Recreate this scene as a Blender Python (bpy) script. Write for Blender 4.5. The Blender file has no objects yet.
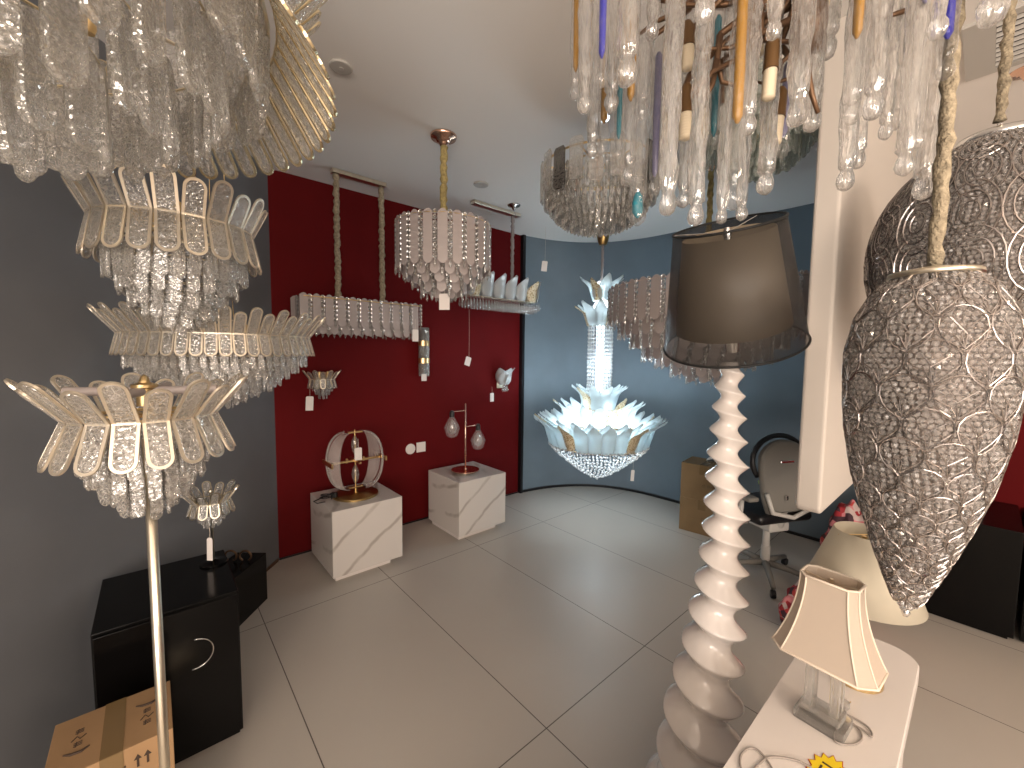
import bpy, bmesh, math, random
import numpy as np
from mathutils import Matrix, Vector, noise
R = math.radians; PI = math.pi; TAU = 2*math.pi
S = bpy.context.scene; COL = S.collection
rnd = random.Random(7)

# ------------------------------------------------------------------ camera
F = 412.0; EYE = 1.5; CEIL = 2.74
down = Vector((-0.0108, 1, 0.0717)).normalized()
cZ = -down; cY = (Vector((0, 0, 1)) - down*down.z).normalized(); cX = cY.cross(cZ)
cam_data = bpy.data.cameras.new('camera'); cam = bpy.data.objects.new('camera', cam_data); COL.objects.link(cam)
cam_data.sensor_width = 36; cam_data.lens = 36*F/1024; cam_data.clip_start = 0.05
right = Vector((cX.x, cY.x, cZ.x)); dn = Vector((cX.y, cY.y, cZ.y)); fw = Vector((cX.z, cY.z, cZ.z))
cam.matrix_world = Matrix(((right.x, -dn.x, -fw.x, 0), (right.y, -dn.y, -fw.y, 0), (right.z, -dn.z, -fw.z, EYE), (0, 0, 0, 1)))
S.camera = cam

def ray(px, py):
    r = Vector(((px-512)/F, (py-384)/F, 1)); return Vector((r.dot(cX), r.dot(cY), r.dot(cZ)))
def at(px, py, Y):
    r = ray(px, py); return r*(Y/r.y) + Vector((0, 0, EYE))
def at_z(px, py, z):
    r = ray(px, py); return r*((z-EYE)/r.z) + Vector((0, 0, EYE))

# ------------------------------------------------------------------ world, lamps, exposure
w = bpy.data.worlds.new('world'); S.world = w; w.use_nodes = True
w.node_tree.nodes['Background'].inputs[0].default_value = (1.0, 0.90, 0.80, 1)
w.node_tree.nodes['Background'].inputs[1].default_value = 0.30
def area(name, loc, target, sx, sy, power, color):
    d = bpy.data.lights.new(name, 'AREA'); d.shape = 'RECTANGLE'; d.size = sx; d.size_y = sy; d.energy = power; d.color = color
    o = bpy.data.objects.new(name, d); COL.objects.link(o); o.location = loc
    o.rotation_euler = (Vector(target)-Vector(loc)).to_track_quat('-Z', 'Y').to_euler(); return o
def point(name, loc, power, color, rad=0.04):
    d = bpy.data.lights.new(name, 'POINT'); d.energy = power; d.color = color; d.shadow_soft_size = rad
    o = bpy.data.objects.new(name, d); COL.objects.link(o); o.location = loc; return o
WARM = (1.0, 0.80, 0.62); COOL = (0.78, 0.92, 1.0)
area('added_rear_fill', (0.3, -3.3, 1.3), (0.3, 1, 2.0), 3.6, 2.0, 110, (1.0, 0.87, 0.76))  # added unseen area light behind the camera, aimed up to brighten the ceiling
# unseen point lights, added behind and at right to brighten ceiling and walls
point('added_fill_point', (-0.5, -1.5, 1.95), 26, WARM, .18)
point('added_fill_point', (1.5, -0.9, 2.0), 34, WARM, .18)
point('added_fill_point', (2.9, -0.9, 1.95), 22, WARM, .18)
S.view_settings.view_transform = 'Standard'; S.view_settings.look = 'None'
S.view_settings.exposure = 0.75; S.view_settings.gamma = 1.0; S.view_settings.use_curve_mapping = False
S.cycles.max_bounces = 14; S.cycles.transparent_max_bounces = 32; S.cycles.transmission_bounces = 12
S.cycles.glossy_bounces = 5; S.cycles.diffuse_bounces = 4
S.cycles.caustics_reflective = False; S.cycles.caustics_refractive = False
S.cycles.sample_clamp_indirect = 6; S.cycles.use_denoising = True

# ------------------------------------------------------------------ materials
def new_mat(name):
    m = bpy.data.materials.new(name); m.use_nodes = True
    return m, m.node_tree, m.node_tree.nodes['Principled BSDF']
def mat(name, col, rough=0.5, metal=0.0, trans=0.0, ior=1.45, coat=0.0, bump=0, bscale=30, btype='noise', var=0, vscale=4, subs=0, spec=None, alpha=1, bdist=0.004):
    m, nt, p = new_mat(name)
    p.inputs['Base Color'].default_value = (*col, 1); p.inputs['Roughness'].default_value = rough
    p.inputs['Metallic'].default_value = metal; p.inputs['Transmission Weight'].default_value = trans
    p.inputs['IOR'].default_value = ior; p.inputs['Coat Weight'].default_value = coat
    p.inputs['Coat Roughness'].default_value = 0.05; p.inputs['Alpha'].default_value = alpha
    if spec is not None: p.inputs['Specular IOR Level'].default_value = spec
    tc = nt.nodes.new('ShaderNodeTexCoord')
    if bump:
        if btype == 'voronoi':
            t = nt.nodes.new('ShaderNodeTexVoronoi'); t.inputs['Scale'].default_value = bscale; out = t.outputs['Distance']
        else:
            t = nt.nodes.new('ShaderNodeTexNoise'); t.inputs['Scale'].default_value = bscale; t.inputs['Detail'].default_value = 3; out = t.outputs['Fac']
        nt.links.new(tc.outputs['Object'], t.inputs['Vector'])
        b = nt.nodes.new('ShaderNodeBump'); b.inputs['Strength'].default_value = bump; b.inputs['Distance'].default_value = bdist
        nt.links.new(out, b.inputs['Height']); nt.links.new(b.outputs[0], p.inputs['Normal'])
    if var:
        t = nt.nodes.new('ShaderNodeTexNoise'); t.inputs['Scale'].default_value = vscale; t.inputs['Detail'].default_value = 4
        nt.links.new(tc.outputs['Object'], t.inputs['Vector'])
        r = nt.nodes.new('ShaderNodeValToRGB')
        r.color_ramp.elements[0].position = .3; r.color_ramp.elements[1].position = .7
        r.color_ramp.elements[0].color = (*[c*(1-var) for c in col], 1); r.color_ramp.elements[1].color = (*[min(1, c*(1+var)) for c in col], 1)
        nt.links.new(t.outputs['Fac'], r.inputs[0]); nt.links.new(r.outputs[0], p.inputs['Base Color'])
    return m
def emit(name, col, strength):
    m, nt, p = new_mat(name); p.inputs['Base Color'].default_value = (*col, 1)
    p.inputs['Emission Color'].default_value = (*col, 1); p.inputs['Emission Strength'].default_value = strength; return m
def sheer(name, col, fac, trans_col=(1, 1, 1)):
    m, nt, p = new_mat(name); p.inputs['Base Color'].default_value = (*col, 1); p.inputs['Roughness'].default_value = .45
    t = nt.nodes.new('ShaderNodeBsdfTransparent'); t.inputs[0].default_value = (*trans_col, 1)
    mx = nt.nodes.new('ShaderNodeMixShader'); mx.inputs[0].default_value = fac
    out = nt.nodes['Material Output']
    nt.links.new(t.outputs[0], mx.inputs[1]); nt.links.new(p.outputs[0], mx.inputs[2]); nt.links.new(mx.outputs[0], out.inputs[0]); return m
def translucent(name, col, rough=.3, tf=.5, trans=0.0, bump=0, bscale=60):
    """frosted glass or fabric: principled + translucent"""
    m = mat(name, col, rough, trans=trans, bump=bump, bscale=bscale); nt = m.node_tree; p = nt.nodes['Principled BSDF']
    t = nt.nodes.new('ShaderNodeBsdfTranslucent'); t.inputs[0].default_value = (*col, 1)
    mx = nt.nodes.new('ShaderNodeMixShader'); mx.inputs[0].default_value = tf
    nt.links.new(p.outputs[0], mx.inputs[1]); nt.links.new(t.outputs[0], mx.inputs[2]); nt.links.new(mx.outputs[0], nt.nodes['Material Output'].inputs[0]); return m
def crackle(name, col, clear=.3, scale=110, tint=(1, 1, 1), rough=.03, milk=.12, line=.35, ior=1.30, bump=.5, stretch=1.0, gloss=.16, grough=.06, rim=.40):
    """crackled cast glass: refracting body with a broken surface, fine milky crack lines, partly straight see-through"""
    m, nt, p = new_mat(name); L = nt.links.new; nt.nodes.remove(p)
    tc = nt.nodes.new('ShaderNodeTexCoord'); oi = nt.nodes.new('ShaderNodeObjectInfo')
    off = nt.nodes.new('ShaderNodeVectorMath'); off.operation = 'ADD'; L(tc.outputs['Object'], off.inputs[0]); L(oi.outputs['Random'], off.inputs[1])
    mp = nt.nodes.new('ShaderNodeMapping'); mp.inputs['Scale'].default_value = (1, 1, stretch); L(off.outputs[0], mp.inputs[0]); off = mp
    v = nt.nodes.new('ShaderNodeTexVoronoi'); v.feature = 'DISTANCE_TO_EDGE'; v.inputs['Scale'].default_value = scale; L(off.outputs[0], v.inputs['Vector'])
    v2 = nt.nodes.new('ShaderNodeTexVoronoi'); v2.inputs['Scale'].default_value = scale*1.3; L(off.outputs[0], v2.inputs['Vector'])
    nz = nt.nodes.new('ShaderNodeTexNoise'); nz.inputs['Scale'].default_value = scale*.6; nz.inputs['Detail'].default_value = 2; L(off.outputs[0], nz.inputs['Vector'])
    add = nt.nodes.new('ShaderNodeMath'); add.operation = 'ADD'; L(v2.outputs['Distance'], add.inputs[0]); L(nz.outputs['Fac'], add.inputs[1])
    b = nt.nodes.new('ShaderNodeBump'); b.inputs['Strength'].default_value = bump; b.inputs['Distance'].default_value = .35/scale; L(add.outputs[0], b.inputs['Height'])
    g = nt.nodes.new('ShaderNodeBsdfGlass'); g.inputs['Color'].default_value = (*[min(1, c) for c in tint], 1); g.inputs['Roughness'].default_value = rough; g.inputs['IOR'].default_value = ior; L(b.outputs[0], g.inputs['Normal'])
    t = nt.nodes.new('ShaderNodeBsdfTransparent'); t.inputs[0].default_value = (*tint, 1)
    d = nt.nodes.new('ShaderNodeBsdfDiffuse'); d.inputs[0].default_value = (*col, 1)
    tr = nt.nodes.new('ShaderNodeBsdfTranslucent'); tr.inputs[0].default_value = (*col, 1)
    md = nt.nodes.new('ShaderNodeMixShader'); L(d.outputs[0], md.inputs[1]); L(tr.outputs[0], md.inputs[2])
    m1 = nt.nodes.new('ShaderNodeMixShader'); m1.inputs[0].default_value = clear; L(g.outputs[0], m1.inputs[1]); L(t.outputs[0], m1.inputs[2])
    rr = nt.nodes.new('ShaderNodeValToRGB'); rr.color_ramp.elements[0].color = (line,)*3+(1,); rr.color_ramp.elements[1].color = (milk,)*3+(1,)
    rr.color_ramp.elements[0].position = .02; rr.color_ramp.elements[1].position = .10; L(v.outputs['Distance'], rr.inputs[0])
    m2 = nt.nodes.new('ShaderNodeMixShader'); 
    lw = nt.nodes.new('ShaderNodeLayerWeight'); lw.inputs[0].default_value = .5
    pw = nt.nodes.new('ShaderNodeMath'); pw.operation = 'POWER'; L(lw.outputs['Facing'], pw.inputs[0]); pw.inputs[1].default_value = 3.0
    ma = nt.nodes.new('ShaderNodeMath'); ma.operation = 'MULTIPLY_ADD'; ma.use_clamp = True; L(pw.outputs[0], ma.inputs[0]); ma.inputs[1].default_value = rim; L(rr.outputs[0], ma.inputs[2])  # bright outline put into the colour where the glass turns edge-on
    L(ma.outputs[0], m2.inputs[0]); L(m1.outputs[0], m2.inputs[1]); L(md.outputs[0], m2.inputs[2])
    gl = nt.nodes.new('ShaderNodeBsdfGlossy'); gl.inputs['Roughness'].default_value = grough; L(b.outputs[0], gl.inputs['Normal'])
    m3 = nt.nodes.new('ShaderNodeMixShader'); m3.inputs[0].default_value = gloss; L(m2.outputs[0], m3.inputs[1]); L(gl.outputs[0], m3.inputs[2])
    L(m3.outputs[0], nt.nodes['Material Output'].inputs[0]); return m

M = dict(
    ceiling=mat('ceiling_paint', (.80, .77, .74), .9),
    grey=mat('charcoal_blue_paint', (.155, .160, .172), .6, var=.05, bump=.05, bscale=200),
    blue=mat('slate_blue_paint', (.148, .192, .232), .6, var=.06),
    red=mat('deep_red_paint', (.108, .0010, .002), .8, spec=.25, var=.06),
    cream=mat('warm_white_paint', (.72, .66, .60), .6),
    black=mat('black_trim', (.01, .01, .012), .3),
    blackgloss=mat('black_gloss_laminate', (.003, .0027, .0027), .16, spec=.22),
    white=mat('white_gloss', (.78, .72, .68), .35, coat=.3),
    ceramic=mat('white_glazed_ceramic', (.82, .76, .72), .12, coat=1.0),
    gold=mat('brushed_gold', (.75, .55, .28), .28, 1),
    palegold=mat('pale_gold_metal', (.80, .68, .45), .25, 1),
    champagne=mat('champagne_metal', (.82, .74, .60), .28, 1),
    champ2=mat('pale_champagne_metal', (.80, .71, .58), .35, .85),
    copper=mat('polished_copper', (.85, .55, .42), .2, 1),
    bronze=mat('bronze_branch', (.16, .09, .05), .4, .6, bump=.4, bscale=40),
    chrome=mat('chrome', (.8, .8, .8), .12, 1),
    darkmetal=mat('dark_nickel_wire', (.42, .38, .36), .25, 1),
    brass=mat('aged_brass', (.50, .34, .14), .3, 1),
    crystal=crackle('crackled_crystal', (.98, .92, .82), .42, 95, line=.40, milk=.08, bump=.7),
    crystal_big=crackle('coarse_crackled_crystal', (1.0, .94, .82), .50, 70, milk=.06, line=.30, bump=.75, gloss=.20, grough=.05),
    crystal_far=crackle('far_crackled_crystal', (.95, .92, .86), .42, 80, milk=.15, bump=.7),
    prism=crackle('clear_prism_glass', (1.0, .95, .84), .50, 36, rough=.02, line=.25, milk=.12, bump=.4, gloss=.22, grough=.08),
    smoke=crackle('smoked_glass', (.10, .09, .08), .4, 60, tint=(.6, .57, .53), line=.3),
    greenish=crackle('greenish_crackled_glass', (.88, .92, .85), .70, 60, tint=(.97, 1, .98), milk=.25, line=.4),
    icicle=crackle('rippled_icicle_glass', (.97, .93, .88), .46, 120, milk=.03, line=.16, ior=1.3, bump=.75, stretch=.22, gloss=.18, grough=.08),
    icicle_clear=crackle('clear_icicle_glass', (.97, .93, .88), .80, 90, milk=.0, line=.05, ior=1.2, bump=.5, stretch=.22, gloss=.08, grough=.06),
    frost=translucent('frosted_pink_glass', (.72, .64, .62), .35, .35, .25),
    panel=sheer('frosted_panel_glass', (.56, .49, .47), .66),
    lotus=translucent('frosted_white_glass', (.82, .86, .88), .25, .35, .3),
    lit_lotus=translucent('lit_frosted_glass', (.80, .86, .88), .25, .64, .05),
    bead=mat('faceted_crystal_bead', (.97, .92, .88), .03, .0, .80, 1.5),
    beadlit=mat('clear_crystal_ball', (.95, .98, 1.0), .05, .0, .5, 1.6),
    glass=sheer('clear_glass', (.9, .9, .9), .22),
    card=mat('white_tag_card', (.80, .74, .70), .7),
    thread=mat('pale_thread', (.7, .6, .5), .7),
    sleeve=mat('cream_fabric_sleeve', (.36, .30, .21), .9, bump=1.0, bscale=140, var=.4, vscale=60, bdist=.01),
    goldsleeve=mat('gold_fabric_sleeve', (.46, .36, .15), .8, bump=1.0, bscale=120, var=.4, vscale=50, bdist=.01),
    greysleeve=mat('grey_fabric_sleeve', (.30, .27, .27), .8, bump=.6, bscale=60),
    bluecore=mat('cobalt_glass_core', (.005, .008, .38), .2, bump=.5, bscale=90),
    ambercore=mat('amber_glass_core', (.40, .19, .005), .2, bump=.5, bscale=90),
    tealcore=mat('teal_glass_core', (.03, .25, .33), .2, bump=.5, bscale=90),
    lilaccore=mat('lilac_glass_core', (.25, .24, .42), .2),
    brown=mat('brown_sleeve', (.13, .065, .02), .5),
    corn=mat('cream_ribbed_bulb', (.80, .68, .50), .5),
    cardboard=mat('brown_cardboard', (.33, .20, .10), .8, var=.1, vscale=6),
    cardboard2=mat('tan_cardboard', (.24, .15, .07), .8, var=.08, vscale=6),
    tape=mat('packing_tape', (.20, .13, .06), .15),
    ink=mat('dark_print', (.05, .03, .02), .8),
    shade_in=translucent('beige_silk', (.64, .52, .37), .8, .35, bump=.15, bscale=150),
    sheerblack=sheer('black_organza', (.045, .04, .036), .45),
    rim=mat('black_binding', (.01, .01, .01), .6),
    linen=translucent('cream_silk', (.70, .60, .50), .8, .35),
    parchment=translucent('ivory_fabric', (.68, .62, .50), .8, .3),
    grey_plastic=mat('grey_chair_shell', (.22, .21, .19), .4, bump=.15, bscale=25),
    light_plastic=mat('pale_grey_plastic', (.55, .53, .50), .4),
    ac=mat('vent_enamel', (.50, .48, .45), .5),
    ac_dark=mat('vent_slot_dark', (.05, .05, .05), .7),
    yellow=mat('yellow_card', (.85, .62, .02), .6),
    redprint=mat('red_print', (.45, .03, .02), .6),
    green=mat('green_plastic', (.35, .5, .15), .5),
    cable=mat('clear_grey_cable', (.32, .28, .25), .4),
    blackcable=mat('black_cable', (.02, .02, .02), .4),
)
def m_tiles():
    m, nt, p = new_mat('grey_beige_floor_tiles'); L = nt.links.new
    tc = nt.nodes.new('ShaderNodeTexCoord'); mp = nt.nodes.new('ShaderNodeMapping')
    mp.vector_type = 'TEXTURE'
    a = math.atan2(.657, .754); mp.inputs['Rotation'].default_value = (0, 0, a)
    L(tc.outputs['Object'], mp.inputs[0]); sx = nt.nodes.new('ShaderNodeSeparateXYZ'); L(mp.outputs[0], sx.inputs[0])
    def joint(sock, off, size):
        a1 = nt.nodes.new('ShaderNodeMath'); a1.operation = 'SUBTRACT'; L(sock, a1.inputs[0]); a1.inputs[1].default_value = off
        a2 = nt.nodes.new('ShaderNodeMath'); a2.operation = 'PINGPONG'; L(a1.outputs[0], a2.inputs[0]); a2.inputs[1].default_value = size/2
        a3 = nt.nodes.new('ShaderNodeMath'); a3.operation = 'LESS_THAN'; L(a2.outputs[0], a3.inputs[0]); a3.inputs[1].default_value = .0022; return a3.outputs[0]
    j1 = joint(sx.outputs[0], .41, .728); j2 = joint(sx.outputs[1], 1.072, 1.46)
    mxm = nt.nodes.new('ShaderNodeMath'); mxm.operation = 'MAXIMUM'; L(j1, mxm.inputs[0]); L(j2, mxm.inputs[1])
    n = nt.nodes.new('ShaderNodeTexNoise'); n.inputs['Scale'].default_value = 1.7; n.inputs['Detail'].default_value = 6; L(tc.outputs['Object'], n.inputs['Vector'])
    r = nt.nodes.new('ShaderNodeValToRGB'); r.color_ramp.elements[0].color = (.45, .41, .365, 1); r.color_ramp.elements[1].color = (.51, .467, .415, 1); L(n.outputs['Fac'], r.inputs[0])
    mx = nt.nodes.new('ShaderNodeMixRGB'); L(mxm.outputs[0], mx.inputs[0]); L(r.outputs[0], mx.inputs[1]); mx.inputs[2].default_value = (.10, .08, .07, 1)
    L(mx.outputs[0], p.inputs['Base Color']); p.inputs['Roughness'].default_value = .38; return m
def m_marble():
    m, nt, p = new_mat('white_veined_marble'); L = nt.links.new
    tc = nt.nodes.new('ShaderNodeTexCoord'); mp = nt.nodes.new('ShaderNodeMapping'); mp.inputs['Rotation'].default_value = (0, R(-52), R(12)); L(tc.outputs['Object'], mp.inputs[0])
    wv = nt.nodes.new('ShaderNodeTexWave'); wv.inputs['Scale'].default_value = 1.7; wv.inputs['Distortion'].default_value = 2.2; wv.inputs['Detail'].default_value = 3; wv.inputs['Detail Scale'].default_value = 1.6; L(mp.outputs[0], wv.inputs[0])
    r = nt.nodes.new('ShaderNodeValToRGB'); r.color_ramp.elements[0].position = 0; r.color_ramp.elements[0].color = (.42, .37, .33, 1)
    r.color_ramp.elements[1].position = .07; r.color_ramp.elements[1].color = (.66, .61, .57, 1); L(wv.outputs['Fac'], r.inputs[0])
    nz = nt.nodes.new('ShaderNodeTexNoise'); nz.inputs['Scale'].default_value = 5; L(tc.outputs['Object'], nz.inputs['Vector'])
    nr = nt.nodes.new('ShaderNodeValToRGB'); nr.color_ramp.elements[0].position = .42; nr.color_ramp.elements[1].position = .6; L(nz.outputs['Fac'], nr.inputs[0])
    mx = nt.nodes.new('ShaderNodeMixRGB'); L(nr.outputs[0], mx.inputs[0]); L(r.outputs[0], mx.inputs[1]); mx.inputs[2].default_value = (.66, .61, .57, 1); L(mx.outputs[0], p.inputs['Base Color']); p.inputs['Roughness'].default_value = .3; return m
def m_spot(name, a, b, scale):
    m, nt, p = new_mat(name); tc = nt.nodes.new('ShaderNodeTexCoord'); v = nt.nodes.new('ShaderNodeTexVoronoi'); v.inputs['Scale'].default_value = scale
    nt.links.new(tc.outputs['Object'], v.inputs[0]); r = nt.nodes.new('ShaderNodeValToRGB'); r.color_ramp.elements[0].color = (*a, 1); r.color_ramp.elements[1].color = (*b, 1)
    r.color_ramp.elements[0].position = .35; r.color_ramp.elements[1].position = .45
    nt.links.new(v.outputs['Distance'], r.inputs[0]); nt.links.new(r.outputs[0], p.inputs['Base Color']); p.inputs['Roughness'].default_value = .3; return m
M['floor'] = m_tiles(); M['marble'] = m_marble()
M['goldleaf'] = m_spot('gold_mottled_glass', (.30, .19, .05), (.70, .62, .45), 90)
M['redcloth'] = mat('red_printed_cloth', (.30, .05, .06), .8)
_nt = M['redcloth'].node_tree; _v = _nt.nodes.new('ShaderNodeTexVoronoi'); _v.inputs['Scale'].default_value = 30
_r = _nt.nodes.new('ShaderNodeValToRGB'); _r.color_ramp.interpolation = 'CONSTANT'
_r.color_ramp.elements[0].color = (.30, .02, .03, 1); _r.color_ramp.elements[1].position = .3; _r.color_ramp.elements[1].color = (.05, .02, .03, 1)
for _p, _c in ((.5, (.50, .18, .20, 1)), (.7, (.42, .05, .05, 1)), (.85, (.45, .36, .34, 1))): _e = _r.color_ramp.elements.new(_p); _e.color = _c
_tc = _nt.nodes.new('ShaderNodeTexCoord'); _nt.links.new(_tc.outputs['Object'], _v.inputs['Vector']); _sp = _nt.nodes.new('ShaderNodeSeparateColor'); _nt.links.new(_v.outputs['Color'], _sp.inputs[0])
_nt.links.new(_sp.outputs[0], _r.inputs[0]); _nt.links.new(_r.outputs[0], _nt.nodes['Principled BSDF'].inputs['Base Color'])

# ------------------------------------------------------------------ mesh helpers
class MB:
    def __init__(s): s.v = []; s.f = []
    def add(s, vs, fs, mtx=None):
        n = len(s.v)
        if mtx is not None: vs = [mtx @ Vector(v) for v in vs]
        s.v.extend([tuple(v) for v in vs]); s.f.extend([tuple(i+n for i in f) for f in fs]); return s
    def box(s, c, d, mtx=None, bev=0):
        x, y, z = d[0]/2, d[1]/2, d[2]/2; cx, cy, cz = c
        if bev <= 0:
            vs = [(cx+a*x, cy+b*y, cz+e*z) for a in (-1, 1) for b in (-1, 1) for e in (-1, 1)]
            fs = [(0, 1, 3, 2), (4, 6, 7, 5), (0, 4, 5, 1), (2, 3, 7, 6), (0, 2, 6, 4), (1, 5, 7, 3)]
            return s.add(vs, fs, mtx)
        bm = bmesh.new(); bmesh.ops.create_cube(bm, size=1, matrix=Matrix.Translation(c) @ Matrix.Diagonal((*d, 1)))
        bmesh.ops.bevel(bm, geom=bm.edges[:], offset=bev, segments=3, profile=.5, affect='EDGES')
        bm.verts.index_update(); vs = [v.co.copy() for v in bm.verts]; fs = [[v.index for v in f.verts] for f in bm.faces]; bm.free(); return s.add(vs, fs, mtx)
    def lathe(s, prof, n=24, mtx=None, cap=True, sx=1, sy=1, wob=None):
        vs = []; fs = []
        for k, (r, z) in enumerate(prof):
            for i in range(n):
                a = TAU*i/n; rr = r if wob is None else r*wob(a, k, z)
                vs.append((rr*math.cos(a)*sx, rr*math.sin(a)*sy, z))
        for k in range(len(prof)-1):
            for i in range(n):
                j = (i+1) % n; fs.append((k*n+i, k*n+j, (k+1)*n+j, (k+1)*n+i))
        if cap: fs.append(tuple(range(n-1, -1, -1))); fs.append(tuple((len(prof)-1)*n+i for i in range(n)))
        return s.add(vs, fs, mtx)
    def tube(s, pts, r, n=8, mtx=None, closed=False, cap=True):
        P = [Vector(p) for p in pts]; m = len(P); rs = r if isinstance(r, (list, tuple)) else [r]*m
        vs = []; fs = []; nrm = None
        for k in range(m):
            if closed: t = P[(k+1) % m]-P[k-1]
            else: t = P[min(k+1, m-1)]-P[max(k-1, 0)]
            if t.length < 1e-9: t = Vector((0, 0, 1))
            t.normalize()
            if nrm is None: nrm = t.orthogonal().normalized()
            nrm = (nrm - t*nrm.dot(t)); nrm = nrm.normalized() if nrm.length > 1e-6 else t.orthogonal().normalized()
            b = t.cross(nrm)
            for i in range(n): a = TAU*i/n; vs.append(P[k]+(nrm*math.cos(a)+b*math.sin(a))*rs[k])
        for k in range(m if closed else m-1):
            k2 = (k+1) % m
            for i in range(n): j = (i+1) % n; fs.append((k*n+i, k*n+j, k2*n+j, k2*n+i))
        if cap and not closed: fs.append(tuple(range(n-1, -1, -1))); fs.append(tuple((m-1)*n+i for i in range(n)))
        return s.add(vs, fs, mtx)
    def ring(s, R_, r, z=0, n=40, k=8, sx=1, sy=1, mtx=None):
        return s.tube([(R_*math.cos(TAU*i/n)*sx, R_*math.sin(TAU*i/n)*sy, z) for i in range(n)], r, k, mtx, True)
    def prism(s, out, t, mtx=None, inset=0.0):
        """outline in the xz plane extruded along y by t, edges eased by inset"""
        n = len(out); c = [sum(p[0] for p in out)/n, sum(p[1] for p in out)/n]; vs = []
        def ins(p):
            d = math.hypot(p[0]-c[0], p[1]-c[1]) or 1; q = max(0, 1-inset/d); return (c[0]+(p[0]-c[0])*q, c[1]+(p[1]-c[1])*q)
        if inset:
            rings = [[(ins(p), -t/2) for p in out], [(p, -t/2+inset) for p in out], [(p, t/2-inset) for p in out], [(ins(p), t/2) for p in out]]
        else: rings = [[(p, -t/2) for p in out], [(p, t/2) for p in out]]
        for rg in rings:
            for p, y in rg: vs.append((p[0], y, p[1]))
        fs = [tuple(range(n))]
        for k in range(len(rings)-1):
            for i in range(n): j = (i+1) % n; fs.append((k*n+i, (k+1)*n+i, (k+1)*n+j, k*n+j))
        fs.append(tuple((len(rings)-1)*n+i for i in range(n-1, -1, -1))); return s.add(vs, fs, mtx)
    def mesh(s, name, m, smooth=False):
        me = bpy.data.meshes.new(name); me.from_pydata(s.v, [], s.f); me.materials.append(m)
        bm = bmesh.new(); bm.from_mesh(me); bmesh.ops.recalc_face_normals(bm, faces=bm.faces[:]); bm.to_mesh(me); bm.free()
        if smooth: me.polygons.foreach_set('use_smooth', [True]*len(me.polygons))
        if smooth == 'auto': me.set_sharp_from_angle(angle=R(40))
        return me
    def build(s, name, m, parent=None, smooth=False, loc=None, rz=0):
        return link(name, s.mesh(name, m, smooth), parent, Matrix.Translation(loc or (0, 0, 0)) @ Matrix.Rotation(rz, 4, 'Z'))
def link(name, me, parent=None, mtx=None):
    o = bpy.data.objects.new(name, me); COL.objects.link(o)
    if parent is not None: o.parent = parent
    if mtx is not None: o.matrix_local = mtx
    return o
def thing(name, label, cat, loc=(0, 0, 0), rz=0, group=None):
    o = bpy.data.objects.new(name, None); COL.objects.link(o); o.location = loc; o.rotation_euler = (0, 0, rz); o.empty_display_size = .05
    o['label'] = label; o['category'] = cat
    if group: o['group'] = group
    return o
def tag(o, label, cat, group=None):
    o['label'] = label; o['category'] = cat
    if group: o['group'] = group
    return o
def struct(o): o['kind'] = 'structure'; return o
def scatter(parent, name, me, mats, limit=100, alt=None):
    """nearest `limit` copies as parts of their own, the rest of this part as one mesh"""
    base = Matrix.Translation(parent.location) @ Matrix.Rotation(parent.rotation_euler.z, 4, 'Z')
    eye = Vector((0, 0, EYE))
    order = sorted(mats, key=lambda q: ((base @ (q.translation)) - eye).length)
    for q in order[:limit]: link(name, me, parent, q)
    rest = order[limit:]
    if rest:
        n = len(me.vertices); co = np.empty(n*3); me.vertices.foreach_get('co', co); co = co.reshape(-1, 3)
        polys = [tuple(p.vertices) for p in me.polygons]; vs = []; fs = []
        for k, q in enumerate(rest):
            a = np.array(q); vs.append(co @ a[:3, :3].T + a[:3, 3]); fs.extend([tuple(i+k*n for i in p) for p in polys])
        me2 = bpy.data.meshes.new(name); me2.from_pydata(np.vstack(vs).tolist(), [], fs); me2.materials.append(me.materials[0])
        if me.polygons[0].use_smooth: me2.polygons.foreach_set('use_smooth', [True]*len(me2.polygons))
        o = link(name, me2, parent); o['kind'] = 'stuff'
def stadium(w, L, top_round=True, n=7, z0=0):
    """outline hanging from z0 down to z0-L, rounded ends"""
    r = w/2; o = []
    for i in range(n+1): a = PI+PI*i/n; o.append((r*math.cos(a), z0-L+r+r*math.sin(a)))
    if top_round:
        for i in range(n+1): a = PI*i/n; o.append((r*math.cos(a), z0-r+r*math.sin(a)))
    else: o += [(r, z0), (-r, z0)]
    return o
def RZ(a): return Matrix.Rotation(a, 4, 'Z')
def T(x, y, z): return Matrix.Translation((x, y, z))
def frame_mtx(o, x, y, z):
    return Matrix(((x[0], y[0], z[0], o[0]), (x[1], y[1], z[1], o[1]), (x[2], y[2], z[2], o[2]), (0, 0, 0, 1)))
# room directions: U runs along the red wall, V towards it
U = Vector((.754, .657, 0)); V = Vector((-.657, .754, 0)); AU = math.atan2(.657, .754)
def uv(u, v, z=0): return U*u + V*v + Vector((0, 0, z))

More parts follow.
